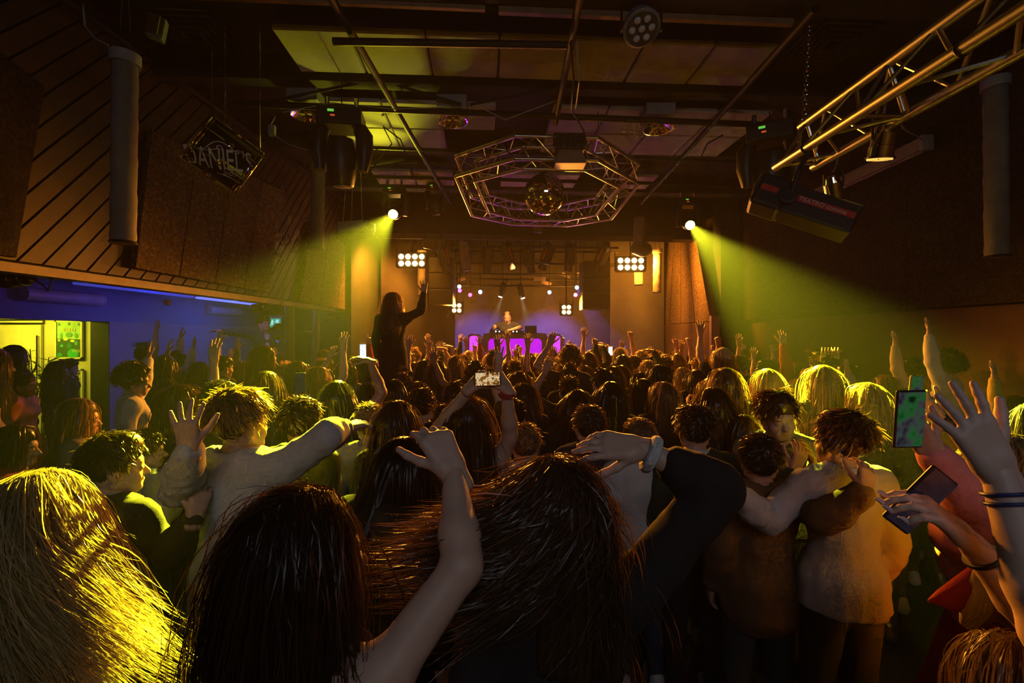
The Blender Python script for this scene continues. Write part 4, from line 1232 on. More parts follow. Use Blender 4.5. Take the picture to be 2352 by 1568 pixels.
# --- hands
def hand_prims(wr, fwd, back, side, curl=0.3, spread=0.1, s=1.0, thumb=0.5, point=False, curls=None):
    """five fingers on a palm; 'back' is the normal of the back of the hand, 'side' says on which side the thumb lies"""
    f = nrm(fwd)
    n = np.array(back, float)
    n = nrm(n - f * (n @ f))
    side = -side
    l = np.cross(f, n) * side
    wr = np.array(wr, float)
    pr = []
    for o in (-.011, .011):
        pr.append(('c', wr - f * .035 * s + l * o * s, wr + f * .02 * s + l * o * 1.2 * s, .019 * s, .018 * s, .012))
    lens = (.070, .078, .072, .056)
    tips = []
    for i in range(4):
        off = (1.5 - i) * .0195 * s
        kn = wr + f * (.088 - (.0, -.004, .0, .008)[i]) * s + l * off + n * .002 * s
        pr.append(('c', wr + f * .015 * s + l * off * .62, kn, .0145 * s, .0118 * s, .014))
        d = rot3(n, -(1.5 - i) * spread * side) @ f
        ax = rot3(n, -(1.5 - i) * spread * side) @ np.cross(f, n)
        p = kn
        cc = curls[i] if curls is not None else curl
        if point and i == 0:
            cc = .06
        for j, fr in enumerate((.45, .30, .25)):
            d = rot3(ax, -cc * (1.0, 1.15, .75)[j]) @ d
            e = p + d * lens[i] * fr * s
            pr.append(('c', p, e, (.0092, .0084, .0076)[j] * s, (.0084, .0076, .0066)[j] * s, .004))
            p = e
        tips.append(p)
    # thumb leaves the side of the palm near its base
    p = wr + f * .028 * s + l * .024 * s - n * .004 * s
    d = nrm(f * (.75) + l * (.75 * (1 - thumb) + .15) - n * (.25 + .5 * thumb))
    pr.append(('c', wr + f * .02 * s + l * .012 * s, p, .015 * s, .0135 * s, .012))
    for j, ln in enumerate((.042, .034, .026)):
        e = p + d * ln * s
        pr.append(('c', p, e, (.0130, .0108, .0096)[j] * s, (.0108, .0096, .0078)[j] * s, .006))
        p = e
        d = nrm(d + f * (.18 - .1 * thumb) - l * .25 * thumb)
    tips.append(p)
    return pr, tips

# --- arm poses for the right side (mirrored for the left): elbow, wrist, hand direction, back-of-hand normal, curl, spread, thumb, pointing
ARMS = {
    'down': ((.205, -.03, 1.075), (.215, .06, .85), (0, .25, -1), (1, .1, 0), .35, .06, .6, False),
    'bent': ((.215, -.02, 1.09), (.10, .19, 1.17), (-.6, .7, .25), (.2, .3, .9), .55, .06, .6, False),
    'clap': ((.24, .06, 1.12), (.09, .26, 1.30), (-.35, .5, .8), (1, .1, .3), .2, .10, .4, False),
    'up': ((.225, .05, 1.555), (.21, .07, 1.785), (.02, .05, 1), (0, -1, .1), .18, .16, .3, False),
    'fist': ((.25, .07, 1.54), (.22, .10, 1.765), (0, .1, 1), (0, -1, 0), 1.25, .04, .9, False),
    'point': ((.23, .08, 1.55), (.20, .12, 1.775), (-.05, .1, 1), (0, -1, 0), 1.15, .04, .9, True),
    'bentup': ((.335, .05, 1.455), (.205, .08, 1.665), (-.35, .0, 1), (.2, -1, .1), .35, .12, .4, False),
    'wave': ((.36, .07, 1.43), (.45, .10, 1.655), (.2, .05, 1), (0, -1, .1), .12, .20, .2, False),
    'droop': ((.27, .08, 1.54), (.18, .14, 1.75), (-.9, .2, .25), (.2, -.2, 1), .35, .12, .4, False),
    'out': ((.41, .04, 1.345), (.635, .06, 1.37), (1, .1, .05), (0, -.3, 1), .25, .1, .4, False),
    'hip': ((.36, -.06, 1.10), (.20, .06, .98), (-.8, .5, -.2), (.4, -.6, .6), .5, .06, .5, False),
}
def mirror(sp):
    m = lambda p: (-p[0], p[1], p[2])
    return (m(sp[0]), m(sp[1]), m(sp[2]), m(sp[3])) + tuple(sp[4:])
class Body:
    """joints of one pose, for a figure 1.62 m tall facing +y"""
    def __init__(s, armL='down', armR='down', lean=(0, 0), head=(0, 0, 0), build=1.0, stance=.09, stride=0.0, head_shift=(0, 0, 0)):
        lx, ly = lean
        s.build = build
        s.pel = NA(lx * .05, ly * .05, .91)
        s.waist = NA(lx * .35, ly * .35, 1.04)
        s.chest = NA(lx * .7, ly * .7, 1.20)
        s.neck = NA(lx, ly - .01, 1.345)
        s.atlas = s.neck + NA(lx * .18, ly * .18 + .012, .058) + np.array(head_shift, float)
        yaw, pitch, roll = head
        s.Rh = np.array(Matrix.Rotation(yaw, 3, 'Z') @ Matrix.Rotation(pitch, 3, 'X') @ Matrix.Rotation(roll, 3, 'Y'))
        s.sh = {1: s.neck + NA(.158 * build, .005, -.03), -1: s.neck + NA(-.158 * build, .005, -.03)}
        s.arm = {}
        for side, sp in ((1, armR), (-1, armL)):
            if isinstance(sp, str):
                sp = ARMS[sp] if side == 1 else mirror(ARMS[sp])
                o = NA(lx, ly, 0)
                sp = (tuple(np.array(sp[0]) + o), tuple(np.array(sp[1]) + o)) + tuple(sp[2:])
            s.arm[side] = sp
        s.knee = {1: NA(stance + .01, .03 + stride * .5, .47), -1: NA(-stance - .01, .03 - stride * .5, .47)}
        s.ank = {1: NA(stance + .01, stride, .08), -1: NA(-stance - .01, -stride, .08)}
    def H(s, p):
        return s.atlas + s.Rh @ np.array(p, float)
    def trunk(s, g=0.0, k=.05, low=True):
        b = s.build
        pr = [('e', s.chest + NA(0, -.004, .01), (.142 * b + g, .094 * b + g, .155 + g * .6), None, k),
              ('c', s.sh[-1] + NA(.03, 0, -.005), s.sh[1] + NA(-.03, 0, -.005), .058 * b + g, .058 * b + g, k),
              ('c', s.neck + NA(-.05, -.01, .0), s.neck + NA(.05, -.01, .0), .052 * b + g, .052 * b + g, k),
              ('e', s.chest + NA(-.06 * b, .06, .015), (.055 * b + g, .045 + g, .06), None, k),
              ('e', s.chest + NA(.06 * b, .06, .015), (.055 * b + g, .045 + g, .06), None, k),
              ('e', s.waist, (.118 * b + g, .085 * b + g, .14), None, k),
              ('e', s.pel, (.148 * b + g, .108 * b + g, .125), None, k)]
        return pr
    def legs(s, g=0.0, k=.03):
        pr = []
        for sd in (1, -1):
            hip = s.pel + NA(sd * .08, -.005, -.06)
            pr += [('c', hip, s.knee[sd], .082 * s.build + g, .054 + g, k), ('c', s.knee[sd], s.ank[sd], .052 + g, .036 + g, k),
                   ('e', s.knee[sd] * .62 + s.ank[sd] * .38 + NA(0, -.018, 0), (.045 + g, .05 + g, .1), None, k)]
        return pr
    def arms(s, g=0.0, upto=9.0, k=.02, sides=(1, -1)):
        """upto: 0..1 along the upper arm, 1..2 along the forearm"""
        pr = []
        b = .5 + .5 * s.build
        for sd in sides:
            if s.arm[sd] is None:
                continue
            S, E, W_ = s.sh[sd], np.array(s.arm[sd][0]), np.array(s.arm[sd][1])
            u = min(upto, 1.0)
            pr += [('e', S + (E - S) * .08, (.050 * b + g, .050 * b + g, .052 * b + g), None, .03),
                   ('c', S, S + (E - S) * u, .046 * b + g, (.046 + (.036 - .046) * u) * b + g, k)]
            if upto > 1:
                u = min(upto - 1, 1.0)
                pr += [('c', E, E + (W_ - E) * min(.3, u), .0365 * b + g, .0385 * b + g, k)]
                if u > .3:
                    pr += [('c', E + (W_ - E) * .3, E + (W_ - E) * u, .0385 * b + g, (.0385 + (.0235 - .0385) * (u - .3) / .7) * b + g, k)]
        return pr
    def neckp(s):
        return [('c', s.neck + NA(0, -.005, -.02), s.H((0, -.004, .03)), .052, .049, .03)]
    def headp(s):
        H, R = s.H, s.Rh
        add = [('e', H((0, -.008, .125)), (.074, .093, .094), R, .02), ('e', H((0, .030, .058)), (.058, .062, .078), R, .03),
               ('c', H((-.018, .066, .0)), H((.018, .066, .0)), .021, .021, .025), ('c', H((-.055, .0, .03)), H((-.02, .06, .0)), .02, .018, .025),
               ('c', H((.055, .0, .03)), H((.02, .06, .0)), .02, .018, .025), ('e', H((-.036, .062, .045)), (.026, .024, .026), R, .02),
               ('e', H((.036, .062, .045)), (.026, .024, .026), R, .02), ('e', H((0, .076, .105)), (.05, .018, .02), R, .02),
               ('c', s.neck + NA(0, -.005, -.03), H((0, -.004, .03)), .050, .048, .02)]
        cut = [('e', H((-.031, .099, .079)), (.020, .016, .012), R, .008, True), ('e', H((.031, .099, .079)), (.020, .016, .012), R, .008, True)]
        det = [('c', H((0, .089, .082)), H((0, .108, .050)), .008, .0125, .010), ('e', H((-.011, .097, .046)), (.009, .010, .008), R, .006),
               ('e', H((.011, .097, .046)), (.009, .010, .008), R, .006), ('e', H((0, .088, .0265)), (.023, .011, .0055), R, .005),
               ('e', H((0, .087, .0165)), (.020, .011, .006), R, .005), ('e', H((-.031, .083, .078)), (.016, .012, .0115), R, .004), ('e', H((.031, .083, .078)), (.016, .012, .0115), R, .004)]
        for sd in (-1, 1):
            det += [('e', H((sd * .075, -.008, .072)), (.009, .020, .031), R @ rot3((0, 0, 1), -sd * .35), .008)]
        return add + cut + det
    def face_colors(s, v):
        """skin is even but for lips, brows and eyes, which have their own colour"""
        L = (v - s.atlas) @ s.Rh
        c = np.ones((len(v), 3))
        def spot(ctr, r, col, soft=.35):
            d = np.sqrt((((L - np.array(ctr)) / np.array(r)) ** 2).sum(1))
            w_ = np.clip((1 - d) / soft, 0, 1)[:, None]
            c[:] = c * (1 - w_) + np.array(col) * w_
        for sd in (-1, 1):
            spot((sd * .034, .088, .098), (.021, .022, .0055), (.25, .17, .12))
            spot((sd * .031, .095, .078), (.0165, .012, .0085), (1.3, 1.35, 1.45))
            spot((sd * .031, .098, .078), (.0072, .012, .0075), (.10, .08, .07))
            spot((sd * .031, .094, .0865), (.018, .012, .003), (.12, .09, .08))
            spot((sd * .045, .07, .045), (.022, .03, .02), (1.0, .86, .82), 1.0)
        spot((0, .094, .0215), (.024, .018, .0115), (.88, .48, .46))
        return c
    def skin(s, vox, hand_vox=None, face=False, head_vox=.0075, legs=True, hands=True, low=None):
        prims = s.trunk(-.004) + s.neckp() + s.arms() + (s.legs(-.004) if legs else [])
        if low is not None:
            pass
        v, q = solid(prims, vox, None)
        parts = [(v, q, None)]
        hv, hq = solid(s.headp(), head_vox)
        parts.append((hv, hq, s.face_colors(hv)))
        s.tips = {}
        if hands:
            for sd in (1, -1):
                a = s.arm[sd]
                if a is None:
                    continue
                pr, tips = hand_prims(a[1], a[2], a[3], sd * (a[8] if len(a) > 8 else 1), a[4] if not isinstance(a[4], (list, tuple)) else .3, a[5], s.build * .5 + .47, a[6], a[7], a[4] if isinstance(a[4], (list, tuple)) else None)
                s.tips[sd] = tips
                hv, hq = solid(pr, hand_vox or .0055)
                c = np.ones((len(hv), 3))
                for t in tips:
                    w_ = np.clip(1 - np.linalg.norm(hv - t, axis=1) / .02, 0, 1)[:, None]
                    c = c * (1 - w_ * .6) + np.array((1.0, .82, .80)) * w_ * .6
                parts.append((hv, hq, c))
        v, q, c = merge(parts)
        return np_mesh('body', v, q, c)
    def top(s, vox, sleeve=.55, hem=.86, g=.014, neck=.075, seed=1, fold=.005, strap=False, low_back=0.0, collar=False):
        prims = s.trunk(g) + (s.arms(g + .003, sleeve) if sleeve > 0 else [])
        prims += [('c', s.pel + NA(0, 0, -.02), s.pel + NA(0, 0, -.12), .115 * s.build + g, .125 * s.build + g, .05)]
        prims += [('c', s.pel + NA(sd * .05, 0, -.0), s.pel + NA(sd * .055, 0, -.12), .098 * s.build + g, .103 * s.build + g, .05) for sd in (-1, 1)]
        def after(fl):
            fl.plane((0, 0, -1), -hem)
            if strap:
                for sd in (-1, 1):
                    fl.ell(s.sh[sd] + NA(sd * .02, 0, .02), (.075, .14, .12), None, .01, True)
                fl.ell(s.neck + NA(0, .0, .05), (.088, .16, .11 + low_back), None, .01, True)
            else:
                fl.ell(s.neck + NA(0, .03, .065), (neck, neck * 1.15, .085), None, .008, True)
        v, q = solid(prims, vox, after)
        n = normals_of(v, q)
        v = v + n * (fold * (wave_noise(v, seed, 26, (1, 1, .45)) + .5 * wave_noise(v, seed + 9, 60)))[:, None]
        parts = [(v, q, None)]
        if collar:
            pr = []
            for k in range(10):
                an = math.pi * (k / 9 * 1.7 - .85) - math.pi / 2
                an2 = math.pi * ((k + 1) / 9 * 1.7 - .85) - math.pi / 2
                c0 = s.neck + NA(.064 * math.cos(an), .060 * math.sin(an) + .0, .018)
                c1 = s.neck + NA(.064 * math.cos(an2), .060 * math.sin(an2), .018)
                pr.append(('c', c0 + NA(0, 0, .022), c1 + NA(0, 0, -.004), .011, .013, .01))
            v2, q2 = solid(pr, .007)
            parts.append((v2, q2, None))
        v, q, c = merge(parts)
        return np_mesh('top', v, q)
    def trousers(s, vox, g=.012, seed=3, length=None):
        def after(fl):
            fl.plane((0, 0, 1), .985)
            if length is not None:
                fl.plane((0, 0, -1), -length)
        v, q = solid([('e', s.pel, (.148 * s.build + g, .108 * s.build + g, .125), None, .03)] + s.legs(g) + [('e', s.waist, (.112 * s.build, .080 * s.build, .12), None, .04)], vox, after)
        n = normals_of(v, q)
        v = v + n * (.004 * wave_noise(v, seed, 30, (1, 1, .3)))[:, None]
        return np_mesh('trousers', v, q)
    def dress(s, vox, hem=.55, flare=.2, seed=4, sleeve=0.0):
        prims = s.trunk(.014) + (s.arms(.016, sleeve) if sleeve else []) + [('c', s.waist, NA(0, 0, hem), .11, flare, .05)]
        def after(fl):
            fl.plane((0, 0, -1), -hem)
            fl.ell(s.neck + NA(0, .0, .06), (.08, .1, .09), None, .01, True)
        v, q = solid(prims, vox, after)
        n = normals_of(v, q)
        v = v + n * (.007 * wave_noise(v, seed, 24, (1, 1, .25)))[:, None]
        return np_mesh('dress', v, q)
def shoe_mesh():
    pr = [('c', NA(0, -.03, .045), NA(0, .10, .032), .042, .036, .03), ('c', NA(0, .1, .03), NA(0, .16, .03), .038, .032, .02), ('c', NA(0, -.03, .05), NA(0, -.02, .10), .04, .043, .03)]
    def after(fl):
        fl.plane((0, 0, -1), -.0)
    v, q = solid(pr, .011, after)
    return np_mesh('shoe', v, q)
SHOE = shoe_mesh()

# --- hair
SK_C, SK_R = NA(0, -.010, .128), NA(.080, .098, .099)
def strands(n_guides, n_kids, length, seed, K=12, grav=.5, wind=(0, 0, 0), wave=0.0, width=.004, clump=.55, spread=.012, start_up=.0, part=.0, down=(0, 0, -1), floor_dir=-.25, torso=True, forward=.0, tone=(.65, 1.3), stiff=.0, jitter=.06, flyaway=.014, len_var=.25, toward=None, wind_side=0.0, wind_pow=1.2):
    r = np.random.RandomState(seed)
    roots = []
    while len(roots) < n_guides:
        d = nrm(r.randn(3))
        if d[2] < floor_dir or (d[1] > .50 and d[2] < .42) or (d[1] > .15 and d[2] < -.1):
            continue
        roots.append(d)
    d = np.array(roots)
    pos = SK_C + d * SK_R * 1.04
    x = d[:, 0] - part
    tang = np.stack([np.sign(x) * (.55 + .5 * np.abs(x)), -.35 + .1 * d[:, 1] + forward, np.full(len(d), -.55)], 1)
    if toward is not None:
        tang = np.array(toward, float) - pos
    tang -= d * (tang * d).sum(1, keepdims=True)
    dirs = tang / np.linalg.norm(tang, axis=1, keepdims=True) + d * (start_up + .02)
    dirs /= np.linalg.norm(dirs, axis=1, keepdims=True)
    dn = nrm(down)
    wd = np.array(wind, float)
    wside = np.clip(.45 + .75 * wind_side * d[:, :1], 0, 1.3) if wind_side else 1.0
    L = length * (1 + len_var * (r.rand(len(d)) * 2 - 1))
    path = [pos.copy()]
    ph = r.rand(len(d), 3) * 6.28
    colliders = [(SK_C, SK_R * 1.05), (NA(0, .02, .05), NA(.070, .075, .085)), (NA(0, -.005, -.01), NA(.062, .062, .09))]
    if torso:
        colliders += [(NA(0, -.01, -.22), NA(.165, .115, .17)), (NA(.11, -.01, -.10), NA(.10, .07, .055)), (NA(-.11, -.01, -.10), NA(.10, .07, .055))]
    step = (L / (K - 1))[:, None]
    for k in range(K - 1):
        t = k / (K - 1)
        g = grav * (1 - stiff * (1 - t))
        dirs = dirs + dn * g + wd * wside * (t ** wind_pow) * (.6 + .8 * r.rand(len(d), 1)) + r.randn(len(d), 3) * jitter
        if toward is not None:
            dirs = dirs + (np.array(toward, float) - pos) * 8
        if wave:
            dirs = dirs + wave * np.sin(ph + t * 9 + np.arange(3)[None] * 2.1)
        dirs /= np.linalg.norm(dirs, axis=1, keepdims=True)
        pos = pos + dirs * step
        for c, rr_ in colliders:
            q = (pos - c) / rr_
            m = np.linalg.norm(q, axis=1, keepdims=True)
            inside = m < 1
            pos = np.where(inside, c + q / np.maximum(m, 1e-6) * rr_ * 1.01, pos)
            nn = q / rr_
            nn = nn / (np.linalg.norm(nn, axis=1, keepdims=True) + 1e-9)
            vn = (dirs * nn).sum(1, keepdims=True)
            dirs = np.where(inside & (vn < 0), dirs - nn * vn, dirs)
        path.append(pos.copy())
    G = np.stack(path, 1)                       # guides x K x 3
    N = n_guides * n_kids
    gi = np.repeat(np.arange(n_guides), n_kids)
    t = np.linspace(0, 1, K)[None, :, None]
    off = r.randn(N, 1, 3) * spread
    dn_ = d[gi][:, None, :]
    off = off - dn_ * (off * dn_).sum(2, keepdims=True) * .85
    off2 = r.randn(N, 1, 3) * flyaway * (r.rand(N, 1, 1) ** 3)
    A = G[gi] + off * (1 - clump * t) * (0.5 + 1.1 * np.minimum(1, t * 3)) + off2 * t ** 1.5
    cut = .72 + .28 * r.rand(N, 1, 1)           # kids end at different lengths
    A = A[:, :1] + (A - A[:, :1]) * 1.0
    idx = np.linspace(0, 1, K)[None, :] * cut[:, :, 0] * (K - 1)
    i0 = np.clip(np.floor(idx).astype(int), 0, K - 2)
    fr = (idx - i0)[:, :, None]
    ar = np.arange(N)[:, None]
    A = A[ar, i0] * (1 - fr) + A[ar, i0 + 1] * fr
    # keep clear of the skull
    q = (A - SK_C) / (SK_R * .99)
    m = np.linalg.norm(q, axis=2, keepdims=True)
    A = np.where(m < 1, SK_C + q / np.maximum(m, 1e-6) * SK_R * .99, A)
    T = np.gradient(A, axis=1)
    T /= np.linalg.norm(T, axis=2, keepdims=True) + 1e-9
    out = A - NA(0, .0, .09) * np.array([1, 1, 1])
    out[:, :, 2] *= .35
    sd = np.cross(T, out)
    sd /= np.linalg.norm(sd, axis=2, keepdims=True) + 1e-9
    bn = np.cross(sd, T)
    tw = (r.randn(N, 1, 1) * .5)
    sd = sd * np.cos(tw) + bn * np.sin(tw)
    prof = (np.minimum(1, (np.linspace(0, 1, K) + .15) * 3) * (1 - np.linspace(0, 1, K) ** 3 * .85))[None, :, None]
    wdt = width * (.6 + .8 * r.rand(N, 1, 1)) * prof * .5
    V = np.stack([A - sd * wdt, A + sd * wdt], 2).reshape(-1, 3)
    base = (np.arange(N) * K * 2)[:, None] + (np.arange(K - 1) * 2)[None]
    Q = np.stack([base, base + 1, base + 3, base + 2], 2).reshape(-1, 4)
    gt = tone[0] + (tone[1] - tone[0]) * r.rand(n_guides)
    ct = gt[gi][:, None] * (.8 + .4 * r.rand(N, 1)) * (.85 + .3 * np.linspace(0, 1, K)[None])
    C = np.repeat(np.repeat(ct[:, :, None], 2, axis=2).reshape(-1, 1), 3, axis=1)
    return V, Q, C
def hair_cap(style, vox=.009, seed=0):
    pr = [('e', NA(0, -.012, .130), (.083, .101, .101), None, .02)]
    if style in ('long', 'wavy'):
        pr += [('c', NA(0, -.075, .10), NA(0, -.100, -.20), .050, .028, .05), ('c', NA(.045, -.055, .1), NA(.06, -.085, -.18), .042, .022, .05), ('c', NA(-.045, -.055, .1), NA(-.06, -.085, -.18), .042, .022, .05), ('c', NA(.062, -.005, .1), NA(.08, -.02, -.06), .022, .016, .04), ('c', NA(-.062, -.005, .1), NA(-.08, -.02, -.06), .022, .016, .04)]
    elif style == 'bob':
        pr += [('c', NA(0, -.07, .10), NA(0, -.075, -.01), .05, .045, .05), ('c', NA(.055, -.02, .1), NA(.065, -.015, .0), .034, .03, .04), ('c', NA(-.055, -.02, .1), NA(-.065, -.015, .0), .034, .03, .04)]
    elif style == 'pony':
        pr += [('c', NA(0, -.10, .16), NA(0, -.145, .14), .03, .022, .02), ('c', NA(0, -.145, .14), NA(0, -.155, -.02), .024, .028, .02), ('c', NA(0, -.155, -.02), NA(0, -.12, -.16), .028, .012, .02)]
    elif style == 'bun':
        pr += [('e', NA(0, -.05, .235), (.043, .043, .036), None, .012)]
    elif style == 'curly':
        r = np.random.RandomState(5)
        for k in range(70):
            d = nrm(r.randn(3))
            if d[2] < -.35 or (d[1] > .45 and d[2] < .35):
                continue
            pr.append(('e', SK_C + d * SK_R * 1.12, (.030, .030, .028), None, .012))
    elif style == 'short':
        pr += [('e', NA(0, .012, .170), (.070, .085, .062), None, .03)]
    def after(fl):
        fl.ell(NA(0, .128, .035), (.082, .088, .105), None, .012, True)
        if style in ('short',):
            fl.plane((0, .35, -1), -.045)
            for sd in (-1, 1):
                fl.ell(NA(sd * .085, .01, .055), (.026, .034, .045), None, .01, True)
        elif style in ('bun', 'pony'):
            pass
    v, q = solid(pr, vox, after)
    n = normals_of(v, q)
    # shallow locks running down the head
    an = np.arctan2(v[:, 0], -(v[:, 1] + .01))
    v = v + n * (.0022 * np.sin(an * 34 + 2.0 * np.sin(v[:, 2] * 22)) + .002 * wave_noise(v, seed, 55, (1, 1, .2)))[:, None]
    c = (.62 + .20 * np.sin(an * 34 + 2.0 * np.sin(v[:, 2] * 22)))[:, None] * np.ones((1, 3))
    return v, q, c
def hair_mesh(style, seed=0, guides=130, kids=8, K=8, width=.0058, vox=.0115, **kw):
    parts = [hair_cap({'mohawk': 'short'}.get(style, style), vox, seed)]
    o = dict(n_guides=guides, n_kids=kids, K=K, width=width, seed=seed)
    if style == 'long':
        o.update(length=.42, grav=1.1, jitter=.05, spread=.019, clump=.25, floor_dir=-.6)
    elif style == 'wavy':
        o.update(length=.40, grav=.9, wave=.32, jitter=.08, spread=.018, clump=.4, floor_dir=-.6)
    elif style == 'bob':
        o.update(length=.24, grav=1.0, jitter=.05, spread=.017, clump=.2, floor_dir=-.6)
    elif style in ('pony', 'bun'):
        o.update(length=.13, grav=.0, jitter=.05, flyaway=.02, toward=(0, -.11, .16) if style == 'pony' else (0, -.05, .235), spread=.012, clump=.4, torso=False, floor_dir=-.6)
    elif style == 'short':
        o.update(length=.045, grav=.10, start_up=.35, forward=.8, jitter=.14, torso=False, floor_dir=-.1, clump=.15, spread=.012, flyaway=.012)
    elif style == 'curly':
        o.update(length=.10, grav=.1, start_up=.9, wave=.9, jitter=.3, torso=False, clump=.2)
    o.update(kw)
    parts.append(strands(**o))
    v, q, c = merge(parts)
    return np_mesh('hair', v, q, c)
# ------------------------------------------------------------------ people: wardrobe
def skin_mat(name, col):
    m = mat(name, col, 0.5, vary=0.06, scale=25, attr='col')
    b = m.node_tree.nodes['Principled BSDF']
    b.inputs['Subsurface Weight'].default_value = 0.0
    return m
SKINS = [skin_mat('skin_fair', (0.60, 0.39, 0.29)), skin_mat('skin_light', (0.52, 0.32, 0.22)), skin_mat('skin_tan', (0.36, 0.20, 0.12)), skin_mat('skin_pale', (0.66, 0.47, 0.38))]
def hair_mat(name, col, rough=.30):
    return mat(name, col, rough, vary=0.12, scale=9, attr='col', trans=.5, spec=.6)
HAIR = {'black': hair_mat('hair_black', (.022, .016, .012)), 'dark': hair_mat('hair_dark_brown', (.055, .030, .016)), 'brown': hair_mat('hair_brown', (.115, .060, .028)),
        'auburn': hair_mat('hair_auburn', (.16, .062, .022)), 'fair': hair_mat('hair_fair', (.30, .185, .085)), 'blond': hair_mat('hair_blond', (.58, .42, .20))}
def cloth(name, col, rough=.9):
    return mat('cloth_' + name, col, rough, vary=.10, scale=5, bump=.15, bscale=160)
CLOTH = {'black': cloth('black', (.016, .015, .015)), 'white': cloth('white', (.62, .62, .62)), 'grey': cloth('grey', (.13, .13, .13)), 'navy': cloth('navy', (.02, .025, .05)),
         'green': cloth('green', (.02, .045, .025)), 'brown': cloth('brown', (.13, .080, .035)), 'red': cloth('red', (.40, .03, .025)), 'pink': cloth('pink', (.85, .30, .28)),
         'blue': cloth('blue', (.12, .20, .45)), 'leather': mat('leather_black', (.022, .020, .018), .35, bump=.3, bscale=60), 'yellow': cloth('yellow', (.62, .48, .10)), 'cream': cloth('cream', (.45, .40, .32))}
DENIM = cloth('denim', (.035, .045, .07))
TROUSER = [CLOTH['black'], DENIM, CLOTH['grey']]
SHOEM = [mat('shoe_white', (.55, .54, .50), .5), mat('shoe_black', (.02, .02, .02), .4)]

# --- shared figures for the crowd
POSES = {'still': ('down', 'down', 0), 'clap': ('clap', 'clap', 0), 'bent': ('bent', 'bent', 0), 'upR': ('bent', 'up', 0), 'upL': ('up', 'down', 0), 'both': ('up', 'wave', 0), 'fistR': ('down', 'fist', 0),
         'fistL': ('fist', 'bent', 0), 'pointR': ('bent', 'point', 0), 'waveL': ('wave', 'down', 0), 'waveR': ('down', 'wave', 0), 'bentupL': ('bentup', 'down', 0), 'droopR': ('bent', 'droop', 0),
         'lookR': ('down', 'bent', -.75), 'lookL': ('bent', 'down', .75), 'handhead': ('bentup', 'down', .2)}
BANK = {}
def figure(pose):
    if pose not in BANK:
        l, r, hy = POSES[pose]
        b = Body(l, r, head=(hy, -.06 if hy == 0 else 0, 0), build=.97)
        BANK[pose] = dict(b=b, skin=b.skin(.0150, .0065, head_vox=.0085, legs=False), trousers=b.trousers(.020), n=len(BANK))
    return BANK[pose]
def top_of(f, sleeve):
    if sleeve not in f:
        f[sleeve] = f['b'].top(.0170, {'short': .5, 'long': 1.93, 'none': 0}[sleeve], strap=sleeve == 'none', seed=f['n'] + len(sleeve))
    return f[sleeve]
HBANK = {}
def hair_of(style, k):
    key = (style, k)
    if key not in HBANK:
        HBANK[key] = hair_mesh(style, 11 + k * 7 + len(style))
    return HBANK[key]
def cap_mesh():
    v, q = solid([('e', NA(0, -.012, .135), (.094, .111, .105), None, .01), ('e', NA(0, .11, .150), (.07, .06, .012), None, .02)], .010, lambda fl: fl.plane((0, .12, -1), -.125))
    return np_mesh('cap', v, q)
CAPM = cap_mesh()
ALLP = []
def person(x, y, height, pose, style, hair, top, sleeve, label, yaw=0.0, group=None, skin=None, seed=0, zbase=0.0):
    r_ = random.Random(seed * 31 + int(x * 100) + int(y * 1000))
    f = figure(pose)
    s = height / 1.645
    t = thing('person', label, 'person', (x, y, zbase), (0, 0, yaw), group)
    t.scale = (s, s, s)
    sk = SKINS[skin if skin is not None else r_.choice((0, 0, 1, 1, 3, 2))]
    place('body', f['skin'], sk, t)
    place('top', top_of(f, sleeve), CLOTH[top], t)
    place('trousers', f['trousers'], r_.choice(TROUSER), t)
    for sd in (1, -1):
        place('shoe', SHOE, r_.choice(SHOEM), t, tuple(f['b'].ank[sd] * NA(1, 1, 0)))
    h = place('hair', hair_of(style, r_.randrange(2)), HAIR[hair], t)
    h.matrix_local = Matrix.Translation(f['b'].atlas) @ Matrix(f['b'].Rh.tolist()).to_4x4()
    ALLP.append((x, y))
    return t, f

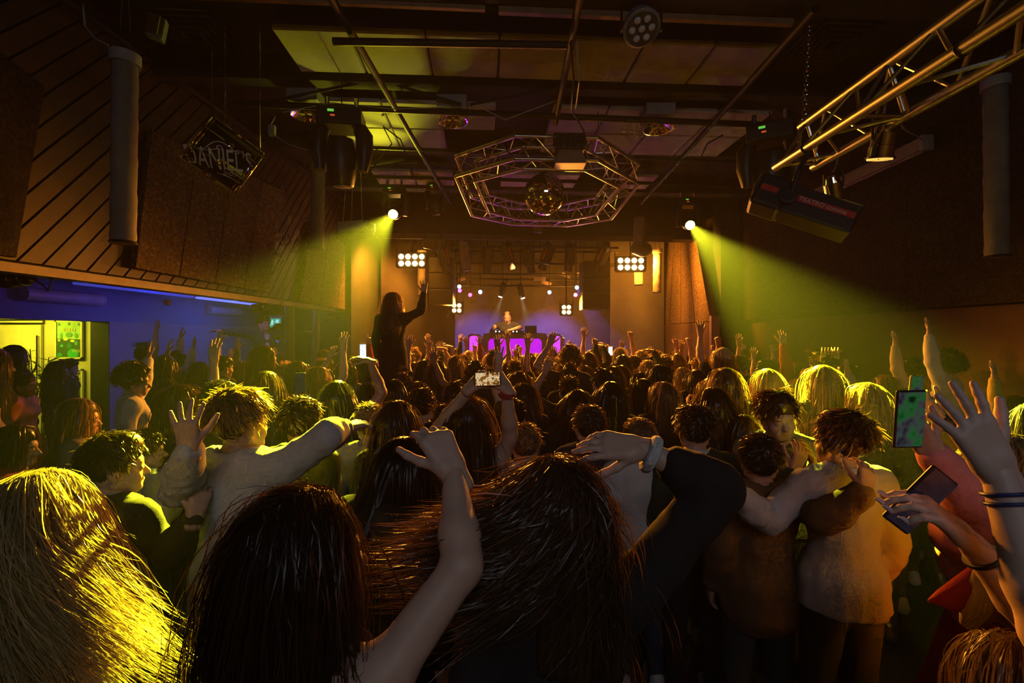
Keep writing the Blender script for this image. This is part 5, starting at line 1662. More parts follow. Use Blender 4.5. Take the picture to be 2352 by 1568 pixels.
# --- close figures built one by one
class Hero:
    def __init__(s, label, px, py, d, yaw=0.0, armL='down', armR='down', head=(0, 0, 0), lean=(0, 0), build=1.0, zbase=0.0, cat='person', head_shift=(0, 0, 0), tall=None):
        zt = CAMZ + (HY - py) / F * d - zbase
        s.s = (tall or zt) / 1.645
        s.loc = Vector(((px - CX) / F * d, d, zbase))
        s.yaw = yaw
        s.root = thing('person', label, cat, s.loc, (0, 0, yaw))
        s.root.scale = (s.s,) * 3
        s.Ri = np.array(Matrix.Rotation(-yaw, 3, 'Z'))
        s.b = Body(s.arm(armL), s.arm(armR), lean, head, build, head_shift=head_shift)
        ALLP.append((s.loc.x, s.loc.y))
    def L(s, p):
        return tuple(s.Ri @ (np.array(p) - np.array(s.loc)) / s.s)
    def arm(s, a):
        if isinstance(a, dict):
            return (s.L(P(*a['e'])), s.L(P(*a['w'])), tuple(s.Ri @ np.array(a['f'], float)), tuple(s.Ri @ np.array(a['n'], float)), a.get('curl', .3), a.get('spread', .12), a.get('thumb', .4), a.get('point', False), a.get('flip', 1))
        return a
    def body(s, skin=0, vox=None, hand=None, face=None):
        k = s.loc.y
        vox = vox or min(.016, .0085 + .0035 * k)
        hand = hand or min(.0065, .0030 + .0012 * k)
        face = face or min(.0085, .0050 + .0012 * k)
        place('body', s.b.skin(vox, hand, head_vox=face, legs=False), SKINS[skin], s.root)
        return s
    def top(s, col, sleeve=.5, vox=None, name='top', **kw):
        vox = vox or min(.0165, .0095 + .003 * s.loc.y)
        place(name, s.b.top(vox, sleeve, **kw), CLOTH[col], s.root)
        return s
    def dress(s, col, **kw):
        place('dress', s.b.dress(.015, **kw), CLOTH[col], s.root)
        return s
    def legs(s, m=None, shoe=0, vox=.018):
        place('trousers', s.b.trousers(vox), m or CLOTH['black'], s.root)
        for sd in (1, -1):
            place('shoe', SHOE, SHOEM[shoe], s.root, tuple(s.b.ank[sd] * NA(1, 1, 0)))
        return s
    def hair(s, style, col, seed=1, **kw):
        o = dict(guides=260, kids=12, K=13, width=.0034, vox=.008)
        dn = s.b.Rh.T @ np.array((0, 0, -1.0))
        o.update(kw)
        if 'full' in o:
            del o['full']
        else:                       # fewer, wider strands with distance
            o['guides'] = int(min(o['guides'], 230))
            o['kids'] = min(o['kids'], 7)
            o['K'] = min(o['K'], 8)
            o['width'] = max(o['width'], .0032 + .0008 * min(s.loc.y, 3))
            o['vox'] = .0105
        if style in ('long', 'wavy', 'bob'):
            o.setdefault('down', tuple(dn))
        h = place('hair', hair_mesh(style, seed, **o), HAIR[col], s.root)
        h.matrix_local = Matrix.Translation(s.b.atlas) @ Matrix(s.b.Rh.tolist()).to_4x4()
        return s
    def ring_on_arm(s, side, t, name, m, r=.03, thick=.006):
        """a band around the forearm"""
        a = s.b.arm[side]
        E, W_ = np.array(a[0]), np.array(a[1])
        MB().ring(Vector(E + (W_ - E) * t), Vector(W_ - E), r, thick, 24, 8).build(name, m, s.root, smooth=True)
        return s
def phone(c, right, up, label, glow, size=(.072, .146), case=None):
    """a phone with its screen toward the lens"""
    c, rx, uz = Vector(c), Vector(right).normalized(), Vector(up).normalized()
    uz = (uz - rx * uz.dot(rx)).normalized()
    n = uz.cross(rx)            # away from the screen
    t = thing('mobile_phone', label, 'phone', c, group='phones held up in the crowd')
    R = Matrix((rx, n, uz)).transposed()
    w_, h = size
    MB().box((0, 0, 0), (w_, .009, h), R).build('case', case or BLACKPL, t, bevel=.004)
    MB().box(R @ Vector((0, -.0052, 0)), (w_ * .91, .001, h * .94), R).build('screen', glow, t)
    MB().lathe(R @ Vector((w_ * .3, .005, h * .38)), n, [(0, .008), (.002, .007)], 10).build('camera_lens', GLASSL, t)
    return t, R
def screen_mat(name, cols, power, scale=14):
    m = bpy.data.materials.new(name)
    m.use_nodes = True
    nt = m.node_tree
    b = nt.nodes['Principled BSDF']
    b.inputs['Base Color'].default_value = (.01, .01, .01, 1)
    b.inputs['Roughness'].default_value = .2
    tc = nt.nodes.new('ShaderNodeTexCoord')
    nz = nt.nodes.new('ShaderNodeTexNoise')
    nz.inputs['Scale'].default_value = scale
    nt.links.new(tc.outputs['Object'], nz.inputs['Vector'])
    cr = nt.nodes.new('ShaderNodeValToRGB')
    el = cr.color_ramp.elements
    while len(el) < len(cols):
        el.new(.5)
    for i, c in enumerate(cols):
        el[i].position = .3 + .4 * i / (len(cols) - 1)
        el[i].color = (*c, 1)
    nt.links.new(nz.outputs['Fac'], cr.inputs[0])
    nt.links.new(cr.outputs[0], b.inputs['Emission Color'])
    b.inputs['Emission Strength'].default_value = power
    m.cycles.emission_sampling = 'NONE'
    return m
SCR_STAGE = screen_mat('screen_stage', [(.02, .01, .0), (.3, .12, .02), (1, .75, .4), (.05, .02, .03)], .9, 60)
SCR_GREEN = screen_mat('screen_green', [(.0, .02, .01), (.02, .20, .04), (.08, .08, .10), (.0, .01, .02)], .42, 26)
SCR_WHITE = screen_mat('screen_white', [(.2, .3, .5), (.8, .9, 1), (.3, .3, .3)], 1.6, 30)
SCR_DARK = screen_mat('screen_dark', [(.0, .0, .01), (.02, .02, .04)], .4, 18)
# ------------------------------------------------------------------ the nearest dancers
h = Hero('blond long-haired girl nearest at lower left, hair swinging right, lit yellow', 106, 1066, 1.07, -.15, 'down', 'down', head=(-.15, .05, 0))
h.body(3).top('black', 0, strap=True, low_back=.04).legs()
h.hair('wavy', 'blond', 3, full=1, guides=430, kids=12, K=13, length=.46, grav=.6, wind=(1.9, -.10, .45), wind_side=1.0, wind_pow=.8, width=.0022, wave=.16, spread=.022, clump=.45, jitter=.03, len_var=.45, flyaway=.012, tone=(.55, 1.4))
h = Hero('long dark-haired girl at lower left centre, bare arm raised high', 668, 1106, .76, -.35, 'down', dict(e=(1062, 1300, .80), w=(1042, 1085, .93), f=(-.045, .02, .075), n=(.35, -.75, .3), curl=(.55, .75, .85, .9), thumb=.35, spread=.06), head=(-.45, .06, 0), lean=(.01, .02))
h.body(0).top('black', 0, strap=True, low_back=.05, vox=.0115).legs()
h.hair('long', 'dark', 5, full=1, guides=430, kids=12, K=13, length=.50, width=.0022, clump=.3, grav=.7, wind=(-.4, -.06, .0), spread=.024, jitter=.05, part=.25, wave=.08)
h = Hero('girl at centre in black, brown half-tied hair flying left, arm bent over her head', 1285, 1036, .98, .05, 'down', dict(e=(1655, 1122, 1.00), w=(1470, 1030, 1.03), f=(-.16, -.02, .02), n=(.05, -.7, .7), curl=(.25, .2, .3, .4), thumb=.6, spread=.05), head=(.1, -.05, -.05))
h.body(0).top('black', 1.52, vox=.0115, seed=8, fold=.006).legs()
h.hair('wavy', 'brown', 9, full=1, guides=430, kids=12, K=13, length=.31, width=.0025, clump=.35, grav=.55, wind=(-2.4, -.3, .95), wind_side=-1.0, wind_pow=.7, spread=.022, jitter=.08, wave=.2, len_var=.5, flyaway=.03)
h.ring_on_arm(1, .86, 'scrunchie', mat('scrunchie_white', (.62, .62, .60), .8, bump=1.0, bscale=60), .034, .014)
MB().ring(Vector(h.b.H((0, -.112, .13))), Vector((0, 1, .2)), .022, .007, 20, 8).build('hair_tie', BLACKPL, h.root, smooth=True)

h = Hero('boy in long-sleeved white shirt at right, arm round the friend at his left', 1935, 934, 1.80, .1, dict(e=(1762, 1192, 1.78), w=(1672, 1122, 1.72), f=(-1, .05, .35), n=(0, -.6, .8), curl=.3), 'down', head=(.35, .03, 0))
h.body(1).top('white', 1.93, hem=.80, fold=.007, collar=True, g=.020).legs()
h.hair('short', 'brown', 4, guides=520, kids=12, length=.062, K=9, width=.0026, jitter=.09)
h = Hero('short-haired boy in brown top, his arm across the white shirt', 1745, 992, 1.93, -.05, 'down', dict(e=(1890, 1192, 1.66), w=(1985, 1130, 1.58), f=(.35, .3, .9), n=(.1, -1, .2), curl=.5), head=(-.2, .05, 0), build=1.05)
h.body(1).top('brown', 1.9, hem=.66, fold=.006, g=.024).legs(DENIM)
h.hair('short', 'dark', 6, guides=380, kids=9, length=.035, K=8)
h = Hero('smiling boy facing the camera in a dark jacket between the blond girls', 1786, 892, 2.35, math.pi - .25, 'clap', 'down', head=(.12, -.16, .1))
h.body(0).top('grey', 1.93, collar=True).legs()
h.hair('short', 'brown', 8, guides=380, kids=9, length=.07, K=9)
h = Hero('boy in dark green sweater with white collar, seen from behind right of centre', 1596, 926, 2.22, -.05, 'down', dict(e=(1752, 1120, 2.06), w=(1822, 1078, 1.98), f=(.2, -.3, .9), n=(.1, -1, 0), curl=.5))
h.body(1).top('green', 1.9, hem=.84).legs()
MB().ring(Vector(h.b.neck) + Vector((0, .0, .035)), Vector((0, .25, 1)), .060, .016, 28, 8).build('collar', CLOTH['white'], h.root, smooth=True)
h.hair('short', 'dark', 9, guides=380, kids=9, length=.05, K=8)

# right edge: raised hands and phones
h = Hero('person at the right edge raising a pale open hand with blue bracelets', 2790, 690, .70, .2, dict(e=(2420, 1470, .75), w=(2290, 1082, .82), f=(-.10, .03, .22), n=(-.12, -1, .10), curl=(.10, .10, .12, .18), spread=.20, thumb=.10), 'down', tall=1.66)
h.body(3).top('grey', .5).legs()
h.hair('bob', 'brown', 3, guides=120, kids=8)
for t_ in (.80, .86):
    h.ring_on_arm(-1, t_, 'bracelet', mat('bracelet_blue', (.03, .05, .18), .4), .030, .0035)
h = Hero('girl in pink sleeve and red dress at right filming with a phone', 2300, 985, 1.34, .1, dict(e=(2262, 1192, 1.24), w=(2142, 1040, 1.22), f=(-.10, .02, .14), n=(-.55, -.45, -.1), curl=(.9, .75, .75, .7), thumb=.55), 'down', head=(.2, 0, 0))
h.body(0).top('pink', 1.93, hem=1.02, g=.018).dress('red', hem=.62, flare=.24)
h.legs(CLOTH['black'], 0)
h.hair('wavy', 'blond', 13, guides=300, kids=11, wind=(-.10, -.04, .02), length=.34)
PET = [mat('petal_yellow', (.75, .55, .06), .7, trans=.3), mat('petal_red', (.62, .04, .03), .7, trans=.3), mat('petal_green', (.06, .30, .04), .7, trans=.3)]
gar = thing('flower_garland', 'yellow and red paper flower garland round the filming girl', 'garland', h.loc + Vector((0, 0, 1.1)))
for k in range(46):
    an = 2 * math.pi * k / 46
    c = Vector((.135 * math.cos(an), -.03 + .125 * math.sin(an), .12 - .22 * max(0, -math.sin(an)) - .02 * math.cos(3 * an)))
    m = MB()
    for j in range(6):
        b_ = 2 * math.pi * j / 6 + k
        u = Vector((math.cos(b_), math.sin(b_) * .6, math.sin(b_)))
        sidev = Vector((-math.sin(b_), .2, math.cos(b_))) * .012
        m.add([c, c + u * .028 + sidev, c + u * .048 + Vector((0, -.01, 0)), c + u * .028 - sidev], [(0, 1, 2, 3)])
    m.build('flower', PET[(0, 1, 0, 0, 2, 1)[k % 6]], gar)
sk_ = MB()
for k in range(5):
    pts = [P(2262 - 6 * k, 1290 + 6 * k, 1.20), P(2215 - 5 * k, 1345 + 8 * k, 1.16), P(2165 + 4 * k, 1372 + 4 * k, 1.14), P(2132 + 9 * k, 1380 + 3 * k, 1.13)]
    sk_.tube(pts, [.010, .024, .017, .003], 10)
tag(sk_.build('scarf', CLOTH['red'], smooth=True), 'red scarf end flaring out beside the red dress', 'scarf')
sk_ = MB()
for k in range(4):
    sk_.tube([P(2258 + 5 * k, 1290, 1.19), P(2235 + 10 * k, 1345, 1.15), P(2222 + 13 * k, 1400, 1.14), P(2208 + 8 * k, 1432 + 6 * k, 1.15)], [.008, .020, .016, .004], 10)
tag(sk_.build('scarf', CLOTH['yellow'], smooth=True), 'yellow scarf end hanging from the garland at right', 'scarf')
phone(P(2088, 962, 1.20), (1, .02, .02), (-.03, -.1, 1), 'dark phone with green picture held by the pink-sleeved girl', SCR_GREEN, (.078, .155))
h = Hero('person in black at right holding a yellow-cased phone above the others', 2385, 915, 1.98, .15, dict(e=(2245, 1065, 1.80), w=(2152, 962, 1.74), f=(-.13, .02, .16), n=(-.5, -.5, -.2), curl=(.8, .8, .8, .8), thumb=.5), 'down', head=(.2, 0, 0))
h.body(1).top('black', 1.92).legs()
h.hair('long', 'black', 17, guides=200, kids=9)
phone(P(2103, 891, 1.72), (1, .02, -.03), (.03, -.1, 1), 'phone in yellow case held up at right above the dark phone', SCR_GREEN, (.050, .096), mat('case_yellow', (.55, .50, .08), .5))
h = Hero('person beyond the right edge with long pale nails, phone in lowered hand', 2700, 800, .98, .3, dict(e=(2400, 1445, .88), w=(2222, 1238, .90), f=(-.14, .03, .12), n=(.25, -.4, .8), curl=(.45, .5, .5, .55), spread=.08, thumb=.6), 'down', tall=1.62)
h.body(3).top('navy', .5).legs()
h.hair('long', 'dark', 19, guides=120, kids=8)
for t_ in h.b.tips[-1]:
    MB().tube([Vector(t_), Vector(t_) + Vector(h.Ri @ np.array((-.010, .0, .008))), Vector(t_) + Vector(h.Ri @ np.array((-.020, .0, .012)))], [.006, .005, .002], 8).build('nail', mat('nail_lilac', (.55, .50, .58), .2), h.root, smooth=True)
MB().ring(Vector(h.b.arm[-1][1]) * .8 + Vector(h.b.arm[-1][0]) * .2, Vector(h.b.arm[-1][1]) - Vector(h.b.arm[-1][0]), .030, .005, 24, 6).build('watch_strap', BLACKPL, h.root, smooth=True)
phone(P(2112, 1148, .95), (.75, .1, -.55), (.55, -.15, .75), 'dark glossy phone in the long-nailed hand at lower right', SCR_DARK, (.072, .146))
h = Hero('small fair-haired child cut off at the bottom right corner', 2315, 1446, .86, .1)
h.body(0).top('navy', .5).legs()
h.hair('bob', 'fair', 23, guides=260, kids=11)

# left foreground group
h = Hero('boy in white shirt at left with both arms spread, hair lit yellow', 548, 884, 1.74, -.1, dict(e=(415, 1125, 1.60), w=(436, 1030, 1.46), f=(.0, -.02, .1), n=(.15, -1, .1), curl=.15, spread=.25, thumb=.2), dict(e=(752, 1002, 1.72), w=(790, 985, 1.92), f=(.5, .8, .1), n=(0, -.3, 1), curl=.3), head=(-.35, 0, 0))
h.body(0).top('white', 1.93, hem=.80, fold=.007, g=.020, seed=5).legs()
h.hair('short', 'fair', 5, guides=520, kids=12, length=.060, start_up=.32, K=9, jitter=.13, width=.0026)
h = Hero('short-haired boy in black tee at left, ear and cheek lit yellow', 262, 988, 1.66, -.35, 'down', dict(e=(385, 1270, 1.60), w=(448, 1185, 1.56), f=(.0, .05, .12), n=(.7, -.7, .1), curl=.5, thumb=.3), head=(-.45, .02, 0))
h.body(0).top('black', 1.9, hem=.80).legs()
h.hair('short', 'dark', 12, guides=460, kids=9, length=.045, K=9)
h = Hero('boy with white collar half hidden behind the black-tee boy', 332, 982, 2.35, -.4, 'down', 'bent', head=(-.5, 0, 0))
h.body(0).top('white', 1.9, collar=True).legs()
h.hair('short', 'brown', 14, guides=300, kids=8)
h = Hero('girl bowing her head forward, dark hair hanging, rim lit yellow', 838, 986, 1.42, -.5, 'down', 'down', head=(-.35, -.5, -.1), lean=(.02, .06), head_shift=(0, .03, -.03))
h.body(0).top('black', 1.9).legs()
h.hair('long', 'black', 16, guides=360, kids=12, length=.42, flyaway=.05)
h = Hero('brown-haired girl in black with a white bag strap left of centre', 975, 1058, 1.62, -.25, 'down', 'bent', head=(-.3, .0, 0))
h.body(0).top('black', .5, hem=.78).legs()
h.hair('bob', 'brown', 18, guides=320, kids=11, length=.28)
bg = thing('shoulder_bag', 'pale blue shoulder bag hanging at the black-topped girl', 'bag', P(1085, 1462, 1.35))
MB().tube([P(978, 1195, 1.50) - bg.location, P(995, 1262, 1.47) - bg.location, P(1035, 1340, 1.42) - bg.location, P(1068, 1400, 1.38) - bg.location], .011, 6).build('strap', CLOTH['grey'], bg)
MB().box(P(992, 1255, 1.46) - bg.location, (.03, .008, .025), rotm(0, .5, 0)).build('buckle', CHROME, bg, bevel=.003)
MB().prism([(-.05, 0, .08), (.0, 0, .12), (.05, 0, .03), (.06, 0, -.02), (-.03, 0, -.03)], (0, .05, 0)).build('pouch', CLOTH['blue'], bg, bevel=.012)

# filming girl in the middle
h = Hero('long-haired girl in the middle raising both arms to film the stage', 1074, 900, 2.10, 0, dict(e=(1008, 985, 2.08), w=(1083, 888, 2.0), f=(.35, .1, .3), n=(-.6, -.7, 0), curl=(.9, .9, .9, .9), thumb=.5), dict(e=(1172, 1002, 2.06), w=(1164, 893, 2.0), f=(-.28, .1, .35), n=(.6, -.7, 0), curl=(.9, .9, .9, .9), thumb=.5))
h.body(0).top('red', 0, strap=True, low_back=.03).legs()
h.hair('long', 'brown', 20, guides=380, kids=12, length=.46)
h.ring_on_arm(1, .90, 'wristband', CLOTH['red'], .032, .012)
phone(P(1120, 870, 1.97), (1, 0, .03), (-.02, 0, 1), 'phone held sideways in the middle showing the lit stage', SCR_STAGE, (.115, .058))
h = Hero('girl with long light-brown hair left of the filming girl', 915, 913, 2.12, -.1, 'down', 'bent', head=(-.4, 0, 0))
h.body(0).top('black', 1.9).legs()
h.hair('long', 'brown', 22, guides=340, kids=11, length=.46, wave=.08)
for px, py, d, col, top, lab, ln in ((1207, 969, 2.35, 'fair', 'white', 'short-haired boy in white collar left of the centre girl', .03), (1353, 928, 2.5, 'brown', 'navy', 'boy with upright short hair at centre', .05), (1468, 957, 2.3, 'fair', 'white', 'short-haired boy in white tee behind the raised bent arm', .03)):
    h = Hero(lab, px, py, d, 0, 'down', 'down', build=1.02)
    h.body(0).top(top, .5, collar=True).legs(DENIM)
    h.hair('short', col, px % 17, guides=340, kids=8, length=ln, K=8)

# ------------------------------------------------------------------ figures raised above the crowd
pd = thing('podium', 'low black podium under the girl in the black dress', 'podium', (P(903, 700, 5.1).x, 5.1, 0))
MB().box((0, 0, .36), (.62, .62, .72)).build('body', BLACKPAINT, pd, bevel=.01)
MB().box((0, 0, .735), (.66, .66, .03)).build('top_plate', STEEL, pd, bevel=.004)
h = Hero('girl in a long black dress standing above the crowd, one arm raised', 903, 668, 5.1, -.1, 'down', dict(e=(968, 712, 5.15), w=(974, 672, 5.2), f=(.0, .1, 1), n=(.2, -1, 0), curl=.2, spread=.18, thumb=.2), zbase=.75)
h.body(0).dress('black', hem=.25, flare=.24, sleeve=1.9).legs()
h.hair('long', 'fair', 27, guides=220, kids=10, length=.34)
rs = tag(MB().box((P(608, 720, 7.9).x, 8.3, .2), (1.0, 1.7, .4)).build('riser', BLACKPAINT, bevel=.01), 'low black riser under the suited man by the exit sign', 'platform')
h = Hero('man in open dark suit and white shirt standing by the exit sign', 606, 722, 7.9, math.pi + .9, 'out', 'out', head=(.2, .05, 0), zbase=.4, build=1.1)
h.body(1).top('navy', 1.9, hem=.78, collar=True).legs()
MB().prism([Vector(h.b.chest) + Vector(q) for q in ((-.035, .108, .13), (.035, .108, .13), (.03, .118, -.15), (-.03, .118, -.15))], (0, .008, 0)).build('shirt_front', CLOTH['white'], h.root)
h.hair('short', 'dark', 29, guides=160, kids=7)
h = Hero('person in a bright blue shirt beside the suited man', 640, 742, 8.85, math.pi + .6, 'down', 'hip', zbase=.4)
h.body(0).top('blue', 1.9, collar=True).legs()
h.hair('short', 'brown', 31, guides=120, kids=7)
h = Hero('bald DJ in black shirt bent over the mixer on stage', 1165, 712, 10.3, math.pi, dict(e=(1196, 752, 10.15), w=(1168, 759, 10.02), f=(-.3, -.8, -.3), n=(0, -.2, 1), curl=.5), dict(e=(1136, 750, 10.2), w=(1128, 760, 10.05), f=(.2, -.8, -.4), n=(0, -.2, 1), curl=.5), head=(0, -.32, 0), zbase=.65, build=1.16)
h.body(1).top('black', .6, hem=.80, collar=True).legs()
vb, qb = solid([('e', NA(0, -.012, .130), (.0755, .0945, .0955), None, .02)], .009, lambda fl: (fl.ell(NA(0, .12, .06), (.095, .10, .15), None, .01, True), fl.plane((0, .2, -1), -.07), fl.plane((0, 0, 1), .19)))
o = place('hair', np_mesh('hair', vb, qb, np.full((len(vb), 3), .5)), HAIR['fair'], h.root)
o.matrix_local = Matrix.Translation(h.b.atlas) @ Matrix(h.b.Rh.tolist()).to_4x4()
def free(x, y, r):
    return all((x - a) ** 2 + (y - b) ** 2 > r * r for a, b in ALLP)
# ------------------------------------------------------------------ the crowd, head by head as the photograph shows it
def crowd(px, py, wpx, style, hair, pose, top, sleeve, label, yaw=0.0, skin=None):
    hw = {'short': .172, 'bun': .172, 'pony': .175, 'curly': .23, 'bob': .195}.get(style, .205)
    d = min(F * hw / wpx * math.hypot(1, (px - CX) / F), 8.7)
    for _ in range(40):
        ht = CAMZ - (py - HY) / F * d
        if ht > 1.74: d *= 1.03
        elif ht < 1.36: d *= .97
        else: break
    d = min(d, 8.7)
    for k in (0, 1, -1, 2, -2, 3, -3, 4, -4, 5, -5, 6, -6, 8, 10):
        dd = min(d * (1 + .015 * k), 8.8)
        if free((px - CX) / F * dd, dd, .34) and 1.34 < CAMZ - (py - HY) / F * dd < 1.78:
            d = dd
            break
    x = (px - CX) / F * d
    return person(x, d, CAMZ - (py - HY) / F * d, pose, style, hair, top, sleeve, label, yaw, None, skin, int(px))
R_ = -1.15      # facing right in the picture
